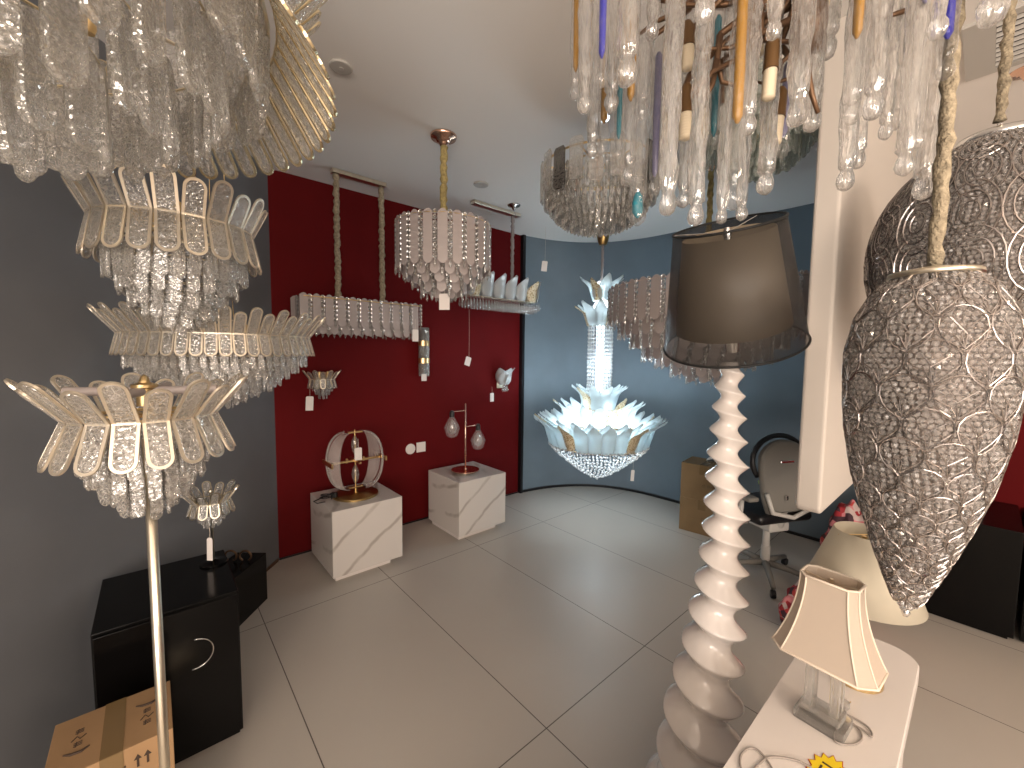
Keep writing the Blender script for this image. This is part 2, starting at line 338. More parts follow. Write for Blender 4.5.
# ------------------------------------------------------------------ the room
struct(MB().box((0.3, 0.6, -.05), (8.4, 9.6, .1)).build('floor', M['floor']))
struct(MB().box((0.3, 0.6, CEIL+.05), (8.4, 9.6, .1)).build('ceiling', M['ceiling']))
def wall_poly(name, pts, m, h0=0, h1=CEIL, t=.08, smooth=False):
    """a wall along pts (thickness to the left of the walking direction)"""
    P = [Vector((*p, 0)) for p in pts]; n = len(P); vs = []; fs = []
    for k in range(n):
        d = (P[min(k+1, n-1)]-P[max(k-1, 0)]).normalized(); q = Vector((-d.y, d.x, 0))*t
        for p in (P[k], P[k]+q):
            vs += [(p.x, p.y, h0), (p.x, p.y, h1)]
    for k in range(n-1):
        a, b = 4*k, 4*k+4
        fs += [(a, b, b+1, a+1), (a+2, a+3, b+3, b+2), (a+1, b+1, b+3, a+3), (a, a+2, b+2, b)]
    fs += [(0, 1, 3, 2), (4*n-4, 4*n-2, 4*n-1, 4*n-3)]
    o = MB().add(vs, fs).build(name, m, smooth='auto' if smooth else False); return struct(o)
corner = (-1.67, 2.88); redend = (.10, 4.42)
wall_poly('wall_left', [(-1.68, -1.6), (-1.66, .6), corner], M['grey'])
wall_poly('wall_red', [corner, redend], M['red'])
ctrl = [(.125, 4.41), (.42, 4.565), (.75, 4.64), (1.08, 4.60), (1.40, 4.43), (1.72, 4.12), (2.02, 3.80), (2.30, 3.53)]
def spline(c, per=6):
    out = []
    for i in range(len(c)-1):
        p0 = Vector(c[max(i-1, 0)]); p1 = Vector(c[i]); p2 = Vector(c[i+1]); p3 = Vector(c[min(i+2, len(c)-1)])
        for k in range(per):
            t = k/per; out.append(tuple(.5*((2*p1)+(p2-p0)*t+(2*p0-5*p1+4*p2-p3)*t*t+(3*p1-p0-3*p2+p3)*t**3)))
    out.append(tuple(c[-1])); return out
cw = spline(ctrl); f1 = tuple(uv(4.06, .55))[:2]; f2 = tuple(uv(4.06, 0.02))[:2]; f3 = tuple(uv(4.06, -3.6))[:2]
wall_poly('wall_curved', cw+[f1], M['blue'], smooth=True)
wall_poly('wall_right', [f1, f3], M['grey'])
struct(MB().box((0, 0, 0), (3.3, .02, 1.47), T(*(uv(4.045, -1.70, .735))) @ RZ(AU+PI/2)).build('wall_right_red_panel', M['red']))
struct(MB().box((0, 0, 0), (3.3, .03, 1.27), T(*(uv(4.045, -1.70, 2.105))) @ RZ(AU+PI/2)).build('wall_right_upper', M['cream']))
def strip(name, pts, h, t, m):
    P = [Vector((*p, 0)) for p in pts]; vs = []; fs = []; n = len(P)
    for k in range(n):
        d = (P[min(k+1, n-1)]-P[max(k-1, 0)]).normalized(); q = Vector((d.y, -d.x, 0))*t
        for p in (P[k]+q*-.2, P[k]+q): vs += [(p.x, p.y, 0), (p.x, p.y, h)]
    for k in range(n-1):
        a, b = 4*k, 4*k+4; fs += [(a, b, b+1, a+1), (a+2, a+3, b+3, b+2), (a+1, b+1, b+3, a+3)]
    fs += [(0, 1, 3, 2), (4*n-4, 4*n-2, 4*n-1, 4*n-3)]
    return struct(MB().add(vs, fs).build(name, m))
strip('baseboard_curved', cw+[f1], .025, .012, M['black'])
strip('baseboard_red', [corner, redend], .012, .008, M['black'])
strip('baseboard_left', [(-1.669, 2.5), (-1.668, 2.86)], .02, .006, M['bronze'])
struct(MB().box((0, 0, 0), (.035, .05, CEIL), T(.10, 4.395, CEIL/2) @ RZ(AU)).build('trim_1', M['black']))

# hanging partition at the right
p0 = Vector((1.205, 1.565, 0)); Lp = 2.06; zb = .885
def partition():
    out = [(0, CEIL), (Lp, CEIL), (Lp, zb)]
    for i in range(7): a = -PI/2-PI/2*i/6; out.append((.03+.03*math.cos(a), zb+.03+.03*math.sin(a)))
    bm = MB().prism(out, .085, None, 0)
    o = bm.build('wall_partition', M['cream'], smooth=False)
    md = o.modifiers.new('bevel', 'BEVEL'); md.width = .012; md.segments = 3; md.limit_method = 'ANGLE'
    o.matrix_world = T(*(p0+V*.0425)) @ RZ(AU); return struct(o)
partition()

# ------------------------------------------------------------------ ceiling fittings
def disc(px, py, label, r, hole=True):
    c = at_z(px, py, CEIL)
    t = thing('ceiling_speaker', label, 'ceiling speaker', (c.x, c.y, CEIL))
    MB().lathe([(0.001, -.001), (r*.9, -.001), (r, 0), (r, -.006), (r*.93, -.010), (r*.85, -.010), (0.001, -.010)][1:], 32).build('rim', M['ac'], t, True)
    MB().lathe([(.012, -.014), (.010, -.0105)], 12).build('center_cap', M['light_plastic'], t)
disc(341, 66, 'round white ceiling disc nearest the big crystal chandelier', .048)
disc(481, 184, 'small round grey ceiling disc beyond the brass ceiling canopy', .055)
def vent():
    a = at_z(962, 27, CEIL); b = at_z(967, 79, CEIL); a = Vector((a.x, a.y, 0)); b = Vector((b.x, b.y, 0)); L = (b-a).length; W = 1.3
    t = thing('air_vent', 'white framed air conditioning grille with dark slats in the ceiling', 'air vent', (a.x, a.y, CEIL), AU)
    fr = MB()
    fr.box((L/2, -.0425, -.006), (L, .085, .012)); fr.box((L/2, -W+.03, -.006), (L, .06, .012))
    fr.box((.02, -(W+.025)/2, -.006), (.04, W-.145, .012)); fr.box((L-.02, -(W+.025)/2, -.006), (.04, W-.145, .012)); fr.build('frame', M['ac'], t)
    MB().box((L/2, -W/2, -.001), (L-.05, W-.05, .002)).build('grille_back', M['ac_dark'], t)
    n = 9; sl = MB().box((0, 0, 0), (.014, W-.146, .003), Matrix.Rotation(R(50), 4, 'Y')).mesh('slat', M['ac'])
    for i in range(n): link('slat', sl, t, T(.045+(L-.09)*(i+.5)/n, -(W+.025)/2, -.008))
vent()

# ------------------------------------------------------------------ sleeves, tags, canopies
def sleeve_mb(z0, z1, r, seed=0, n=10):
    rr = random.Random(seed); k = max(6, int(abs(z1-z0)/.022)); pts = []; rs = []
    for i in range(k+1):
        z = z0+(z1-z0)*i/k; pts.append((rr.uniform(-.15, .15)*r, rr.uniform(-.15, .15)*r, z)); rs.append(r*(.72+.5*abs(math.sin(i*1.9+seed))*rr.uniform(.6, 1)))
    return MB().tube(pts, rs, n)
def canopy(t, z, r=.055, m='gold', h=.03, parent_name='ceiling_canopy', x=0, y=0):
    MB().lathe([(r*.2, z-h-.02), (r*.35, z-h), (r*.45, z-h*.8), (r*.55, z-h*.75), (r*.6, z-h*.45), (r*.95, z-h*.35), (r, z-h*.1), (r, z)], 28, T(x, y, 0)).build(parent_name, M[m], t, True)
def price_tag(x, y, z, label, w_=.05, h_=.075, up=.12, tilt=0, yaw=0, zt=None):
    t = thing('price_tag', label, 'price tag', (x, y, z), yaw, 'price tags on threads')
    q = Matrix.Rotation(tilt, 4, 'Y')
    MB().prism([(-w_/2, -h_), (w_/2, -h_), (w_/2, -.006), (w_/2-.006, 0), (-w_/2+.006, 0), (-w_/2, -.006)], .0015, q).build('card', M['card'], t)
    MB().tube([(0, 0, -.004), (.002, 0, up*.5), (0, 0, up)], .0009, 5).build('thread', M['thread'], t)
    return t

# ------------------------------------------------------------------ winged crystal fixtures
def wing_frame_mb(w_, L, b, th, mtx):
    """a flat U-shaped rim, open side at t=0, arch at t=L (local x across, z along)"""
    r = w_/2; o = [(-r, 0)]; i_ = [(-r+b, 0)]; n = 10
    for k in range(n+1):
        a = PI-PI*k/n; o.append((r*math.cos(a), L-r+r*math.sin(a))); i_.append(((r-b)*math.cos(a), L-r+(r-b)*math.sin(a)))
    o.append((r, 0)); i_.append((r-b, 0)); m = len(o); vs = []; fs = []
    for y in (-th/2, th/2):
        for p in o: vs.append((p[0], y, p[1]))
        for p in i_: vs.append((p[0], y, p[1]))
    for k in range(m-1):
        fs += [(k, k+1, m+k+1, m+k), (2*m+k, 3*m+k, 3*m+k+1, 2*m+k+1), (k, 2*m+k, 2*m+k+1, k+1), (m+k, m+k+1, 3*m+k+1, 3*m+k)]
    fs += [(0, m, 3*m, 2*m), (m-1, 3*m-1, 4*m-1, 2*m-1)]
    return MB().add(vs, fs, mtx)
def wing_petals(t, n, Rb, zb, up, up2, lo, aup, alo, m_f, m_g, wscale=1.0, b=None, arc=(0, TAU), th=.004, sx=1, sy=1, phase=0):
    w_ = (arc[1]-arc[0])*Rb/n*wscale; b = b or w_*.13
    meshes = []
    for upl in (up, up2):
        def basis(a_, sg): return Matrix(((1, 0, 0, 0), (0, math.cos(a_), math.sin(a_), 0), (0, -math.sin(a_)*sg, math.cos(a_)*sg, 0), (0, 0, 0, 1)))
        # local: x tangent, y outward radial, z up ; wing grows along z tilted towards +y
        mu = frame_mtx((0, 0, 0), (1, 0, 0), (0, math.cos(aup), -math.sin(aup)), (0, math.sin(aup), math.cos(aup)))
        ml = frame_mtx((0, 0, 0), (1, 0, 0), (0, math.cos(alo), math.sin(alo)), (0, math.sin(alo), -math.cos(alo)))
        f = wing_frame_mb(w_*.97, upl, b, th, mu); g = wing_frame_mb(w_*.97, lo, b, th, ml); f.add(g.v, g.f)
        f.box((0, 0, 0), (w_*.97, th*1.4, b*1.1))
        fm = f.mesh('petal_frame', m_f)
        gl = MB(); iw = w_*.97-2*b*.9
        for L, mm in ((upl, mu), (lo, ml)):
            o = [(p[0], -p[1]) for p in stadium(iw, L-b*.9-b*.3, False)]
            gl.prism(o, th*1.6, mm @ T(0, 0, b*.3), th*.4)
        meshes.append((fm, gl.mesh('glass_plate', m_g, False)))
    for i in range(n):
        a = arc[0]+(arc[1]-arc[0])*(i+.5)/n+phase; fm, gm = meshes[i % 2]
        q = T(Rb*math.cos(a)*sx, Rb*math.sin(a)*sy, zb) @ RZ(a-PI/2)
        o = link('petal_frame', fm, t, q); link('glass_plate', gm, o)
def crystal_tiers(t, tiers, me_by_len, name='crystal_plate', limit=100, jit=.006, pitch=.04, sx=1, sy=1, arc=None):
    """tiers: (radius, z_top, length)"""
    mats = []
    for k, (r, zt) in enumerate(tiers):
        n = max(1, int(TAU*r/pitch)) if arc is None else max(1, int((arc[1]-arc[0])*r/pitch))
        for i in range(n):
            a = (TAU*(i+.5*(k % 2))/n) if arc is None else arc[0]+(arc[1]-arc[0])*(i+.5)/n
            mats.append(T(r*math.cos(a)*sx, r*math.sin(a)*sy, zt+rnd.uniform(-jit, jit)) @ RZ(a-PI/2+rnd.uniform(-.35, .35)) @ Matrix.Rotation(rnd.uniform(-.05, .05), 4, 'X'))
    scatter(t, name, me_by_len, mats, limit)
def plate_mesh(name, w_, L, th, m, smooth=False): return MB().prism(stadium(w_, L), th, None, th*.3).mesh(name, m, smooth)
def inner_body(t, Rb, zt, zb_, m='champagne', spokes=6, bulbs=5, cups=True):
    b = MB().ring(Rb*.96, .005, 0, 40, 6)
    for i in range(spokes): a = TAU*i/spokes; b.tube([(0, 0, 0), (Rb*.96*math.cos(a), Rb*.96*math.sin(a), 0)], .004, 6)
    b.lathe([(.012, -.03), (.016, 0), (.016, zt), (.008, zt+.01)], 12); b.build('inner_frame', M[m], t, 'auto')
    if bulbs:
        lh = MB().lathe([(.010, 0), (.013, .01), (.013, .05), (.009, .055)], 10).mesh('lamp_holder', M['gold'], 'auto')
        for i in range(bulbs): a = TAU*(i+.3)/bulbs; link('lamp_holder', lh, t, T(Rb*.5*math.cos(a), Rb*.5*math.sin(a), 0))

def wing_fixture(label, C, Rb, n, up, up2, lo, aup, alo, tiers, pw, pl, pitch, name='crystal_chandelier', cat='chandelier', mg='crystal', mf='champagne', limit=100, group=None, phase=0, top=.05, canopy_r=.06):
    t = thing(name, label, cat, C, 0, group)
    wing_petals(t, n, Rb, 0, up, up2, lo, R(aup), R(alo), M[mf], M[mg], phase=phase)
    inner_body(t, Rb, top, 0)
    crystal_tiers(t, tiers, plate_mesh('crystal_plate', pw, pl, pw*.28, M[mg]), pitch=pitch, limit=limit)
    rg = MB()
    for r, z in sorted(set(tiers)): rg.ring(max(r, .01), .0025, z+.002, 32, 5)
    rg.build('crystal_ring', M[mf], t)
    return t
def hang_wires(t, top_z, r, n=3, m='thread', wr=.0012, z0=0, can=.06):
    """wires from the fixture up to a ceiling canopy"""
    w_ = MB()
    for i in range(n): a = TAU*i/n+.4; w_.tube([(r*math.cos(a), r*math.sin(a), z0), (0.01*math.cos(a), 0.01*math.sin(a), top_z-.03)], wr, 5)
    w_.build('suspension_wire', M[m], t); canopy(t, top_z, can, 'champagne')

# the very large one at the top left
c = Vector((-.84, .66, 2.13))
t = wing_fixture('huge crackled crystal chandelier filling the top left corner, gold winged rim', c, .42, 54, .17, .145, .185, 38, 34,
    [(.395, .02), (.32, -.05), (.24, -.10), (.15, -.14), (.06, -.175), (.0, -.20)], .050, .17, .066, mg='crystal_big', mf='palegold', top=.3)
crystal_tiers(t, [(.37, .13)], plate_mesh('tall_plate', .052, .19, .012, M['crystal_big']), name='tall_plate', pitch=.060)
hang_wires(t, CEIL-c.z, .2, 3, 'champagne', .003, .02, .09)
# second, third
c = at(178, 240, 1.30); c.z = 1.5+(355-236)/412*1.30
t = wing_fixture('round crystal chandelier with gold-rimmed arched wings, hung just below the huge one', c, .195, 22, .115, .10, .115, 26, 12,
    [(.17, -.07), (.145, -.11), (.12, -.15), (.09, -.18), (.06, -.205), (.025, -.22)], .030, .10, .038, limit=100, mf='champ2')
hang_wires(t, CEIL-c.z, .06, 3, 'gold', .0012)
c = at(223, 336, 1.65)
t = wing_fixture('wide shallow crystal chandelier with winged rim, lowest of the hanging ones at left', c, .308, 50, .112, .09, .08, 38, 14,
    [(.295, -.055), (.263, -.08), (.23, -.105), (.195, -.135), (.16, -.16), (.115, -.18), (.07, -.205), (.027, -.22)], .018, .067, .0285, mf='champ2')
hang_wires(t, CEIL-c.z, .04, 2, 'gold', .0015)

# floor lamp with the same head
c = at(146, 415, .85)
fx, fy = c.x, c.y
t = thing('floor_lamp', 'brass-stemmed floor lamp with crystal winged head standing at the left front', 'floor lamp', (fx, fy, 0))
zc = c.z
def floor_lamp():
    wing_petals(t, 18, .118, zc, .105, .085, .092, R(40), R(22), M['champ2'], M['crystal'], phase=.15)
    b = MB().ring(.113, .004, zc, 40, 6)
    for i in range(5): a = TAU*i/5; b.tube([(0, 0, zc), (.113*math.cos(a), .113*math.sin(a), zc)], .003, 6)
    b.lathe([(.014, zc+.02), (.014, zc+.055), (.022, zc+.058), (.022, zc+.064), (.010, zc+.068), (.006, zc+.08), (.001, zc+.084)], 20)
    b.build('inner_frame', M['gold'], t, 'auto')
    lh = MB()
    for i in range(4): a = TAU*i/4+.4; lh.tube([(.02*math.cos(a), .02*math.sin(a), zc+.05), (.125*math.cos(a), .125*math.sin(a), zc+.052)], .009, 10)
    lh.build('light_tube', M['frost'], t, 'auto')
    me = plate_mesh('crystal_plate', .021, .072, .007, M['crystal'])
    crystal_tiers(t, [(.10, zc-.04), (.088, zc-.065), (.074, zc-.09), (.06, zc-.11), (.045, zc-.125), (.028, zc-.14)], me, pitch=.026)
    MB().lathe([(.0095, .02), (.0095, zc-.05)], 16).build('pole', M['champagne'], t, True)
    MB().lathe([(.13, 0), (.13, .012), (.12, .018), (.02, .022), (.012, .05)], 40).build('base', M['champagne'], t, 'auto')
floor_lamp()

# wing sconce on the red wall
c = at(322, 381, 3.02)
def half_fixture(label, C, ang, Rb, n, up, lo, aup, alo, tiers, pw, pl, name='wall_sconce'):
    t = thing(name, label, 'wall lamp', C, ang)
    wing_petals(t, n, Rb, 0, up, up*.85, lo, R(aup), R(alo), M['champagne'], M['crystal_far'], arc=(-PI*1.05, .05*PI))
    crystal_tiers(t, tiers, plate_mesh('crystal_plate', pw, pl, pw*.3, M['crystal_far']), pitch=pw*1.25, arc=(-PI, 0))
    MB().box((0, .0, -.01), (.10, .015, .12), None, .003).build('back_plate', M['champagne'], t)
    b = MB().box((0, -Rb/2, 0), (.012, Rb, .012)); b.tube([(Rb*math.cos(a), Rb*math.sin(a), 0) for a in [-PI*i/16 for i in range(17)]], .004, 6); b.build('bracket', M['champagne'], t)
    b = MB()
    for x in (-.03, .03): b.lathe([(.01, 0), (.012, .01), (.012, .055), (.006, .06)], 10, T(x, -Rb*.5, 0))
    b.build('lamp_holder', M['gold'], t, 'auto'); return t
def on_red(px, py, off=0.0):
    r = ray(px, py); e = Vector((0, 0, EYE)); vv = V.x*corner[0]+V.y*corner[1]-off; k = vv/(r.x*V.x+r.y*V.y); return e+r*k
c = on_red(322, 379, .012)
half_fixture('small crystal wall lamp with winged gold rim on the red wall', c, AU, .085, 8, .085, .07, 36, 14, [(.07, -.03), (.05, -.06), (.03, -.085)], .02, .06)
c2 = on_red(310, 402, .16); price_tag(c2.x, c2.y, c2.z+.04, 'white price tag hanging below the winged wall lamp', .05, .10, .14, .06, AU)

# table lamp in the dark corner
c = Vector((-1.285, 1.725, .586))
t = thing('table_lamp', 'small crystal table lamp with winged rim standing on the black cube cabinet', 'table lamp', c)
zl = 1.5-(503-351)/412*1.725-.586
wing_petals(t, 12, .066, zl, .072, .060, .060, R(36), R(18), M['champagne'], M['crystal_far'])
crystal_tiers(t, [(.057, zl-.025), (.044, zl-.048), (.027, zl-.065)], plate_mesh('crystal_plate', .015, .048, .0045, M['crystal_far']), pitch=.020)
MB().lathe([(.0045, .008), (.0045, zl+.03), (.012, zl+.035), (.004, zl+.05)], 12).build('stem', M['champagne'], t, True)
MB().lathe([(.05, 0), (.05, .006), (.015, .010), (.006, .015)], 24).build('base', M['blackgloss'], t, 'auto')
price_tag(c.x+.01, c.y-.03, c.z+.125, 'long white price tag hanging from the lamp on the black cabinet', .024, .10, .045, .03)

# ------------------------------------------------------------------ frosted panel chandeliers
def panel_mesh(w_, L):
    r = w_/2; o = [(-r, -L+r*.7), (-r*.45, -L+r*.15), (0, -L), (r*.45, -L+r*.15), (r, -L+r*.7), (r, -r*.7), (r*.45, -r*.15), (0, 0), (-r*.45, -r*.15), (-r, -r*.7)]
    return MB().prism(o, .005, None, .0012).mesh('frosted_panel', M['panel'])
def link_strip(L, r=.014):
    b = MB(); g = MB(); n = max(2, int(L/(2*r)))
    for i in range(n):
        z = -(i+.5)*2*r; q = T(0, 0, z) @ Matrix.Rotation(PI/2, 4, 'X'); b.ring(r*.82, r*.16, 0, 10, 5, mtx=q); g.lathe([(r*.3, -.005), (r*.72, 0), (r*.3, .005)], 8, q)
    g.lathe([(.001, -n*2*r-.045), (.008, -n*2*r-.03), (.004, -n*2*r)], 6)
    return g.mesh('crystal_strand', M['prism']), b.mesh('strand_ring', M['chrome'])
def panel_chandelier(label, C, tiers, pw=.052, rz=0, sx=1, sy=1, name='panel_chandelier', m='gold', rect=None):
    """tiers: (radius, z_top, length)"""
    t = thing(name, label, 'chandelier', C, rz); rg = MB()
    for k, (r, zt, L) in enumerate(tiers):
        pm = panel_mesh(pw, L); gs, bs = link_strip(L*.92)
        if rect is None:
            per = TAU*r; n = max(4, int(per/(pw*1.45))); pos = [(r*math.cos(TAU*i/n), r*math.sin(TAU*i/n), TAU*i/n-PI/2, i) for i in range(2*n) for _ in (0,) if i < n]
            pos = []
            for i in range(2*n): a = TAU*i/(2*n)+k*.13; pos.append((r*math.cos(a), r*math.sin(a), a-PI/2, i))
            rg.ring(r, .004, zt-.02, 48, 6)
        else:
            hx, hy = rect[0]/2-r, rect[1]/2-r; pos = []; nx = int(2*hx/(pw*.75)); ny = max(2, int(2*hy/(pw*.75)))
            for i in range(nx+1):
                x = -hx+2*hx*i/nx; pos.append((x, -hy, PI, i)); pos.append((x, hy, 0, i))
            for i in range(1, ny): y = -hy+2*hy*i/ny; pos.append((-hx, y, PI/2, i)); pos.append((hx, y, PI/2, i))
            rg.tube([(-hx, -hy, zt-.02), (hx, -hy, zt-.02), (hx, hy, zt-.02), (-hx, hy, zt-.02)], .005, 6, None, True)
        for x, y, a, i in pos:
            if i % 2 == 0: link('frosted_panel', pm, t, T(x, y, zt) @ RZ(a))
            else:
                o = link('crystal_strand', gs, t, T(x*1.01, y*1.01, zt-.005) @ RZ(a)); link('strand_ring', bs, o)
    R0 = tiers[0][0]
    if rect is None:
        for i in range(6): a = TAU*i/6; rg.tube([(0, 0, tiers[0][1]-.02), (R0*math.cos(a), R0*math.sin(a), tiers[0][1]-.02)], .004, 6)
    rg.build('frame', M[m], t)
    return t
# round one under the gold canopy
c = at_z(443, 134, CEIL); cx, cy = c.x, c.y+.02
z0 = at(443, 224, cy).z; zbm = at(443, 303, cy).z; Lh = z0-zbm
t = panel_chandelier('round tiered frosted glass chandelier hung on a gold sleeved chain, middle of ceiling', (cx, cy, z0), [(.27, 0, Lh*.62), (.225, -Lh*.14, Lh*.58), (.18, -Lh*.30, Lh*.50), (.13, -Lh*.42, Lh*.48), (.07, -Lh*.50, Lh*.46)])
sleeve_mb(0, CEIL-z0-.06, .020, 3).build('chain_sleeve', M['goldsleeve'], t, True); canopy(t, CEIL-z0, .075, 'copper', .045)
price_tag(cx+.02, cy-.10, zbm+.04, 'pink-white price tag under the round frosted glass chandelier', .06, .09, .07, 0, -.1)
# linear one near the red wall
a = at(296, 300, 2.75); zt = 1.5+(352-296)/412*2.80
cA = Vector((-1.44, 2.70, 0)); cB = cA+U*.93; cA = cA+U*.05; cB = cB-U*.06
mid = (cA+cB)/2; mid.z = zt
t = panel_chandelier('long rectangular frosted glass chandelier hanging before the red wall', mid, [(0, 0, .21), (.05, -.06, .20)], rz=AU, rect=(.82, .22), pw=.05)
for s in (-.16, .16):
    o = sleeve_mb(-.02, CEIL-mid.z-.03, .020, 5+int(s*10)).build('chain_sleeve', M['sleeve'], t, True, loc=(s, 0, 0))
MB().box((0, 0, CEIL-mid.z-.014), (.38, .06, .028), None, .004).build('ceiling_bar', M['champagne'], t)
MB().box((0, 0, -.02), (.80, .012, .012)).build('center_bar', M['champagne'], t)
q = mid+U*.36-V*.13; price_tag(q.x, q.y, mid.z-.20, 'pink price tag at the right end of the long glass chandelier', .05, .09, .08, 0, AU)
# stepped one behind the lamp shade
c = at(706, 290, 2.75)
z0 = at(640, 282, 2.6).z
t = panel_chandelier('large stepped frosted glass chandelier half hidden behind the black lampshade', (c.x, c.y, z0), [(.62, 0, .25), (.55, -.08, .25), (.47, -.17, .24), (.39, -.26, .22), (.30, -.33, .20), (.20, -.39, .20), (.10, -.43, .2)], pw=.06, m='copper')
sleeve_mb(0, CEIL-z0-.04, .018, 9).build('chain_sleeve', M['goldsleeve'], t, True); canopy(t, CEIL-z0, .07, 'copper', .03)

# ------------------------------------------------------------------ petals of frosted glass (lotus)
def petal_mesh(name, w_, L, lean, curl, m, th=.003, nx=6, nz=8):
    """base at the origin, grows along +z, leaning towards +y; scalloped tip"""
    vs = []; fs = []
    prof = lambda s: (math.sin(PI*min(1, .16+s*.78))**.7)
    for k in range(nz+1):
        s = k/nz
        y0 = lean*s+curl*max(0, s-.62)**1.4*3; 
        for i in range(nx+1):
            u_ = -1+2*i/nx; ww = w_/2*prof(s); tip = (1-abs(u_)**1.6)*.10*L*s
            rib = .0025*math.cos(u_*PI*3)
            vs.append((u_*ww, y0-.22*ww*(u_*u_)*2+rib, s*L*.9+tip))
    for k in range(nz):
        for i in range(nx): a_ = k*(nx+1)+i; fs.append((a_, a_+1, a_+nx+2, a_+nx+1))
    me = bpy.data.meshes.new(name); N = len(vs)
    # closed thin shell
    vs2 = vs+[(x, y-th, z) for x, y, z in vs]; fs2 = fs+[tuple(reversed([i+N for i in f])) for f in fs]
    edge = [i for i in range(nx+1)]+[k*(nx+1)+nx for k in range(1, nz+1)]+[nz*(nx+1)+i for i in range(nx-1, -1, -1)]+[k*(nx+1) for k in range(nz-1, 0, -1)]
    for a_, b_ in zip(edge, edge[1:]+edge[:1]): fs2.append((b_, a_, a_+N, b_+N))
    me.from_pydata(vs2, [], fs2); me.materials.append(m); me.polygons.foreach_set('use_smooth', [True]*len(me.polygons)); return me
def petal_ring(t, n, r, z, me, alt=None, every=0, phase=0, name='glass_petal', tilt=0):
    for i in range(n):
        a = TAU*i/n+phase; mm = alt if (alt is not None and every and i % every == 1) else me
        link('gold_petal' if mm is alt else name, mm, t, T(r*math.cos(a), r*math.sin(a), z) @ RZ(a-PI/2) @ Matrix.Rotation(-tilt, 4, 'X'))

# linear lotus lamp
c1 = at(468, 300, 3.38); c1.z = at(500, 300, 3.5).z
mid = Vector((-.10, 3.63, 0)) ; mid.z = at(500, 299, 3.6).z
t = thing('lotus_chandelier', 'long lamp of white lotus glass petals with dangling prisms before the red wall', 'chandelier', mid, AU)
pm = petal_mesh('glass_petal', .14, .20, .02, .05, M['lotus']); pg = petal_mesh('gold_petal', .13, .18, .02, .05, M['goldleaf'])
k = 0
for s in (-1, 1):
    for i in range(6):
        x = -.32+.64*i/5; link('gold_petal' if i in (0, 5) else 'glass_petal', pg if i in (0, 5) else pm, t, T(x, s*.07, 0) @ RZ(0 if s > 0 else PI))
for s in (-1, 1):
    for y in (-.035, .035): link('glass_petal', pm, t, T(s*.38, y, 0) @ RZ(-s*PI/2))
drop = MB().lathe([(.001, -.075), (.010, -.06), (.006, -.015), (.002, 0)], 6).mesh('crystal_drop', M['prism'])
mats = []
for i in range(26):
    for j, y in enumerate((-.08, -.045, 0, .045, .08)): mats.append(T(-.38+.76*i/25, y, -.01-.012*(2-abs(j-2))))
scatter(t, 'crystal_drop', drop, mats)
MB().box((0, 0, 0), (.74, .09, .008), None, .002).build('tray', M['champagne'], t)
sleeve_mb(.01, CEIL-mid.z-.03, .016, 11).build('chain_sleeve', M['greysleeve'], t, True, loc=(.12, 0, 0))
MB().box((-.06, 0, CEIL-mid.z-.014), (.50, .06, .028), None, .004).build('ceiling_bar', M['champagne'], t)
q = at(469, 357, 3.5); price_tag(q.x, q.y, q.z, 'small price tag dangling on a long thread before the red wall', .055, .075, .40, .3, AU)
# empty round canopy
c = at_z(514, 206, CEIL); t = thing('ceiling_rose', 'small chrome ceiling rose with an empty hook', 'ceiling rose', (c.x, c.y-.02, CEIL))
canopy(t, 0, .055, 'darkmetal', .02); MB().tube([(0, 0, -.02), (0, 0, -.05), (.008, 0, -.06), (.012, 0, -.08), (.008, 0, -.10), (-.006, 0, -.10), (-.01, 0, -.085)], .002, 6).build('hook', M['glass'], t)
q = at(545, 261, 4.1); price_tag(q.x, q.y, q.z, 'price tag hanging on a thread from the ceiling before the blue wall', .055, .10, CEIL-q.z, .1)

# lotus sconce on the red wall
c = on_red(500, 384, .01); t = thing('lotus_sconce', 'white lotus glass wall lamp at the right of the red wall', 'wall lamp', c, AU)
pm2 = petal_mesh('glass_petal', .17, .17, .055, .03, M['lotus'])
for a in (-150, -90, -30): link('glass_petal', pm2, t, T(.035*math.cos(R(a)), -.06+.035*math.sin(R(a)), 0) @ RZ(R(a)-PI/2))
for x in (-.03, -.01, .01, .03): link('crystal_drop', drop, t, T(x, -.08, .0))
MB().box((0, 0, .01), (.08, .012, .10), None, .003).build('back_plate', M['champagne'], t); MB().box((0, -.035, .005), (.02, .07, .012)).build('arm', M['champagne'], t)
q = on_red(492, 393, .10); price_tag(q.x, q.y, q.z, 'tiny white price tag under the lotus wall lamp', .045, .085, .06, 0, AU)

# cylinder sconce
c = on_red(424, 352, .05); t = thing('cylinder_sconce', 'upright crystal tube wall lamp with two gold bands on the red wall', 'wall lamp', (c.x, c.y, c.z), AU)
rod = MB().lathe([(.010, -.21), (.012, -.20), (.012, .20), (.010, .21)], 6).mesh('crystal_rod', M['crystal_far'])
for i in range(12): a = TAU*i/12; link('crystal_rod', rod, t, T(.036*math.cos(a), .036*math.sin(a)*.8, 0))
MB().lathe([(.018, -.19), (.018, .19)], 14).build('inner_tube', M['frost'], t)
for z in (-.075, .075): MB().lathe([(.052, z-.022), (.052, z+.022)], 24, None, True, 1, .8).build('gold_band', M['gold'], t, 'auto')
MB().box((0, .042, 0), (.05, .014, .30)).build('back_plate', M['gold'], t)
q = on_red(424, 374, .10); price_tag(q.x, q.y, q.z, 'white price tag at the foot of the crystal tube wall lamp', .05, .06, .03, 0, AU)

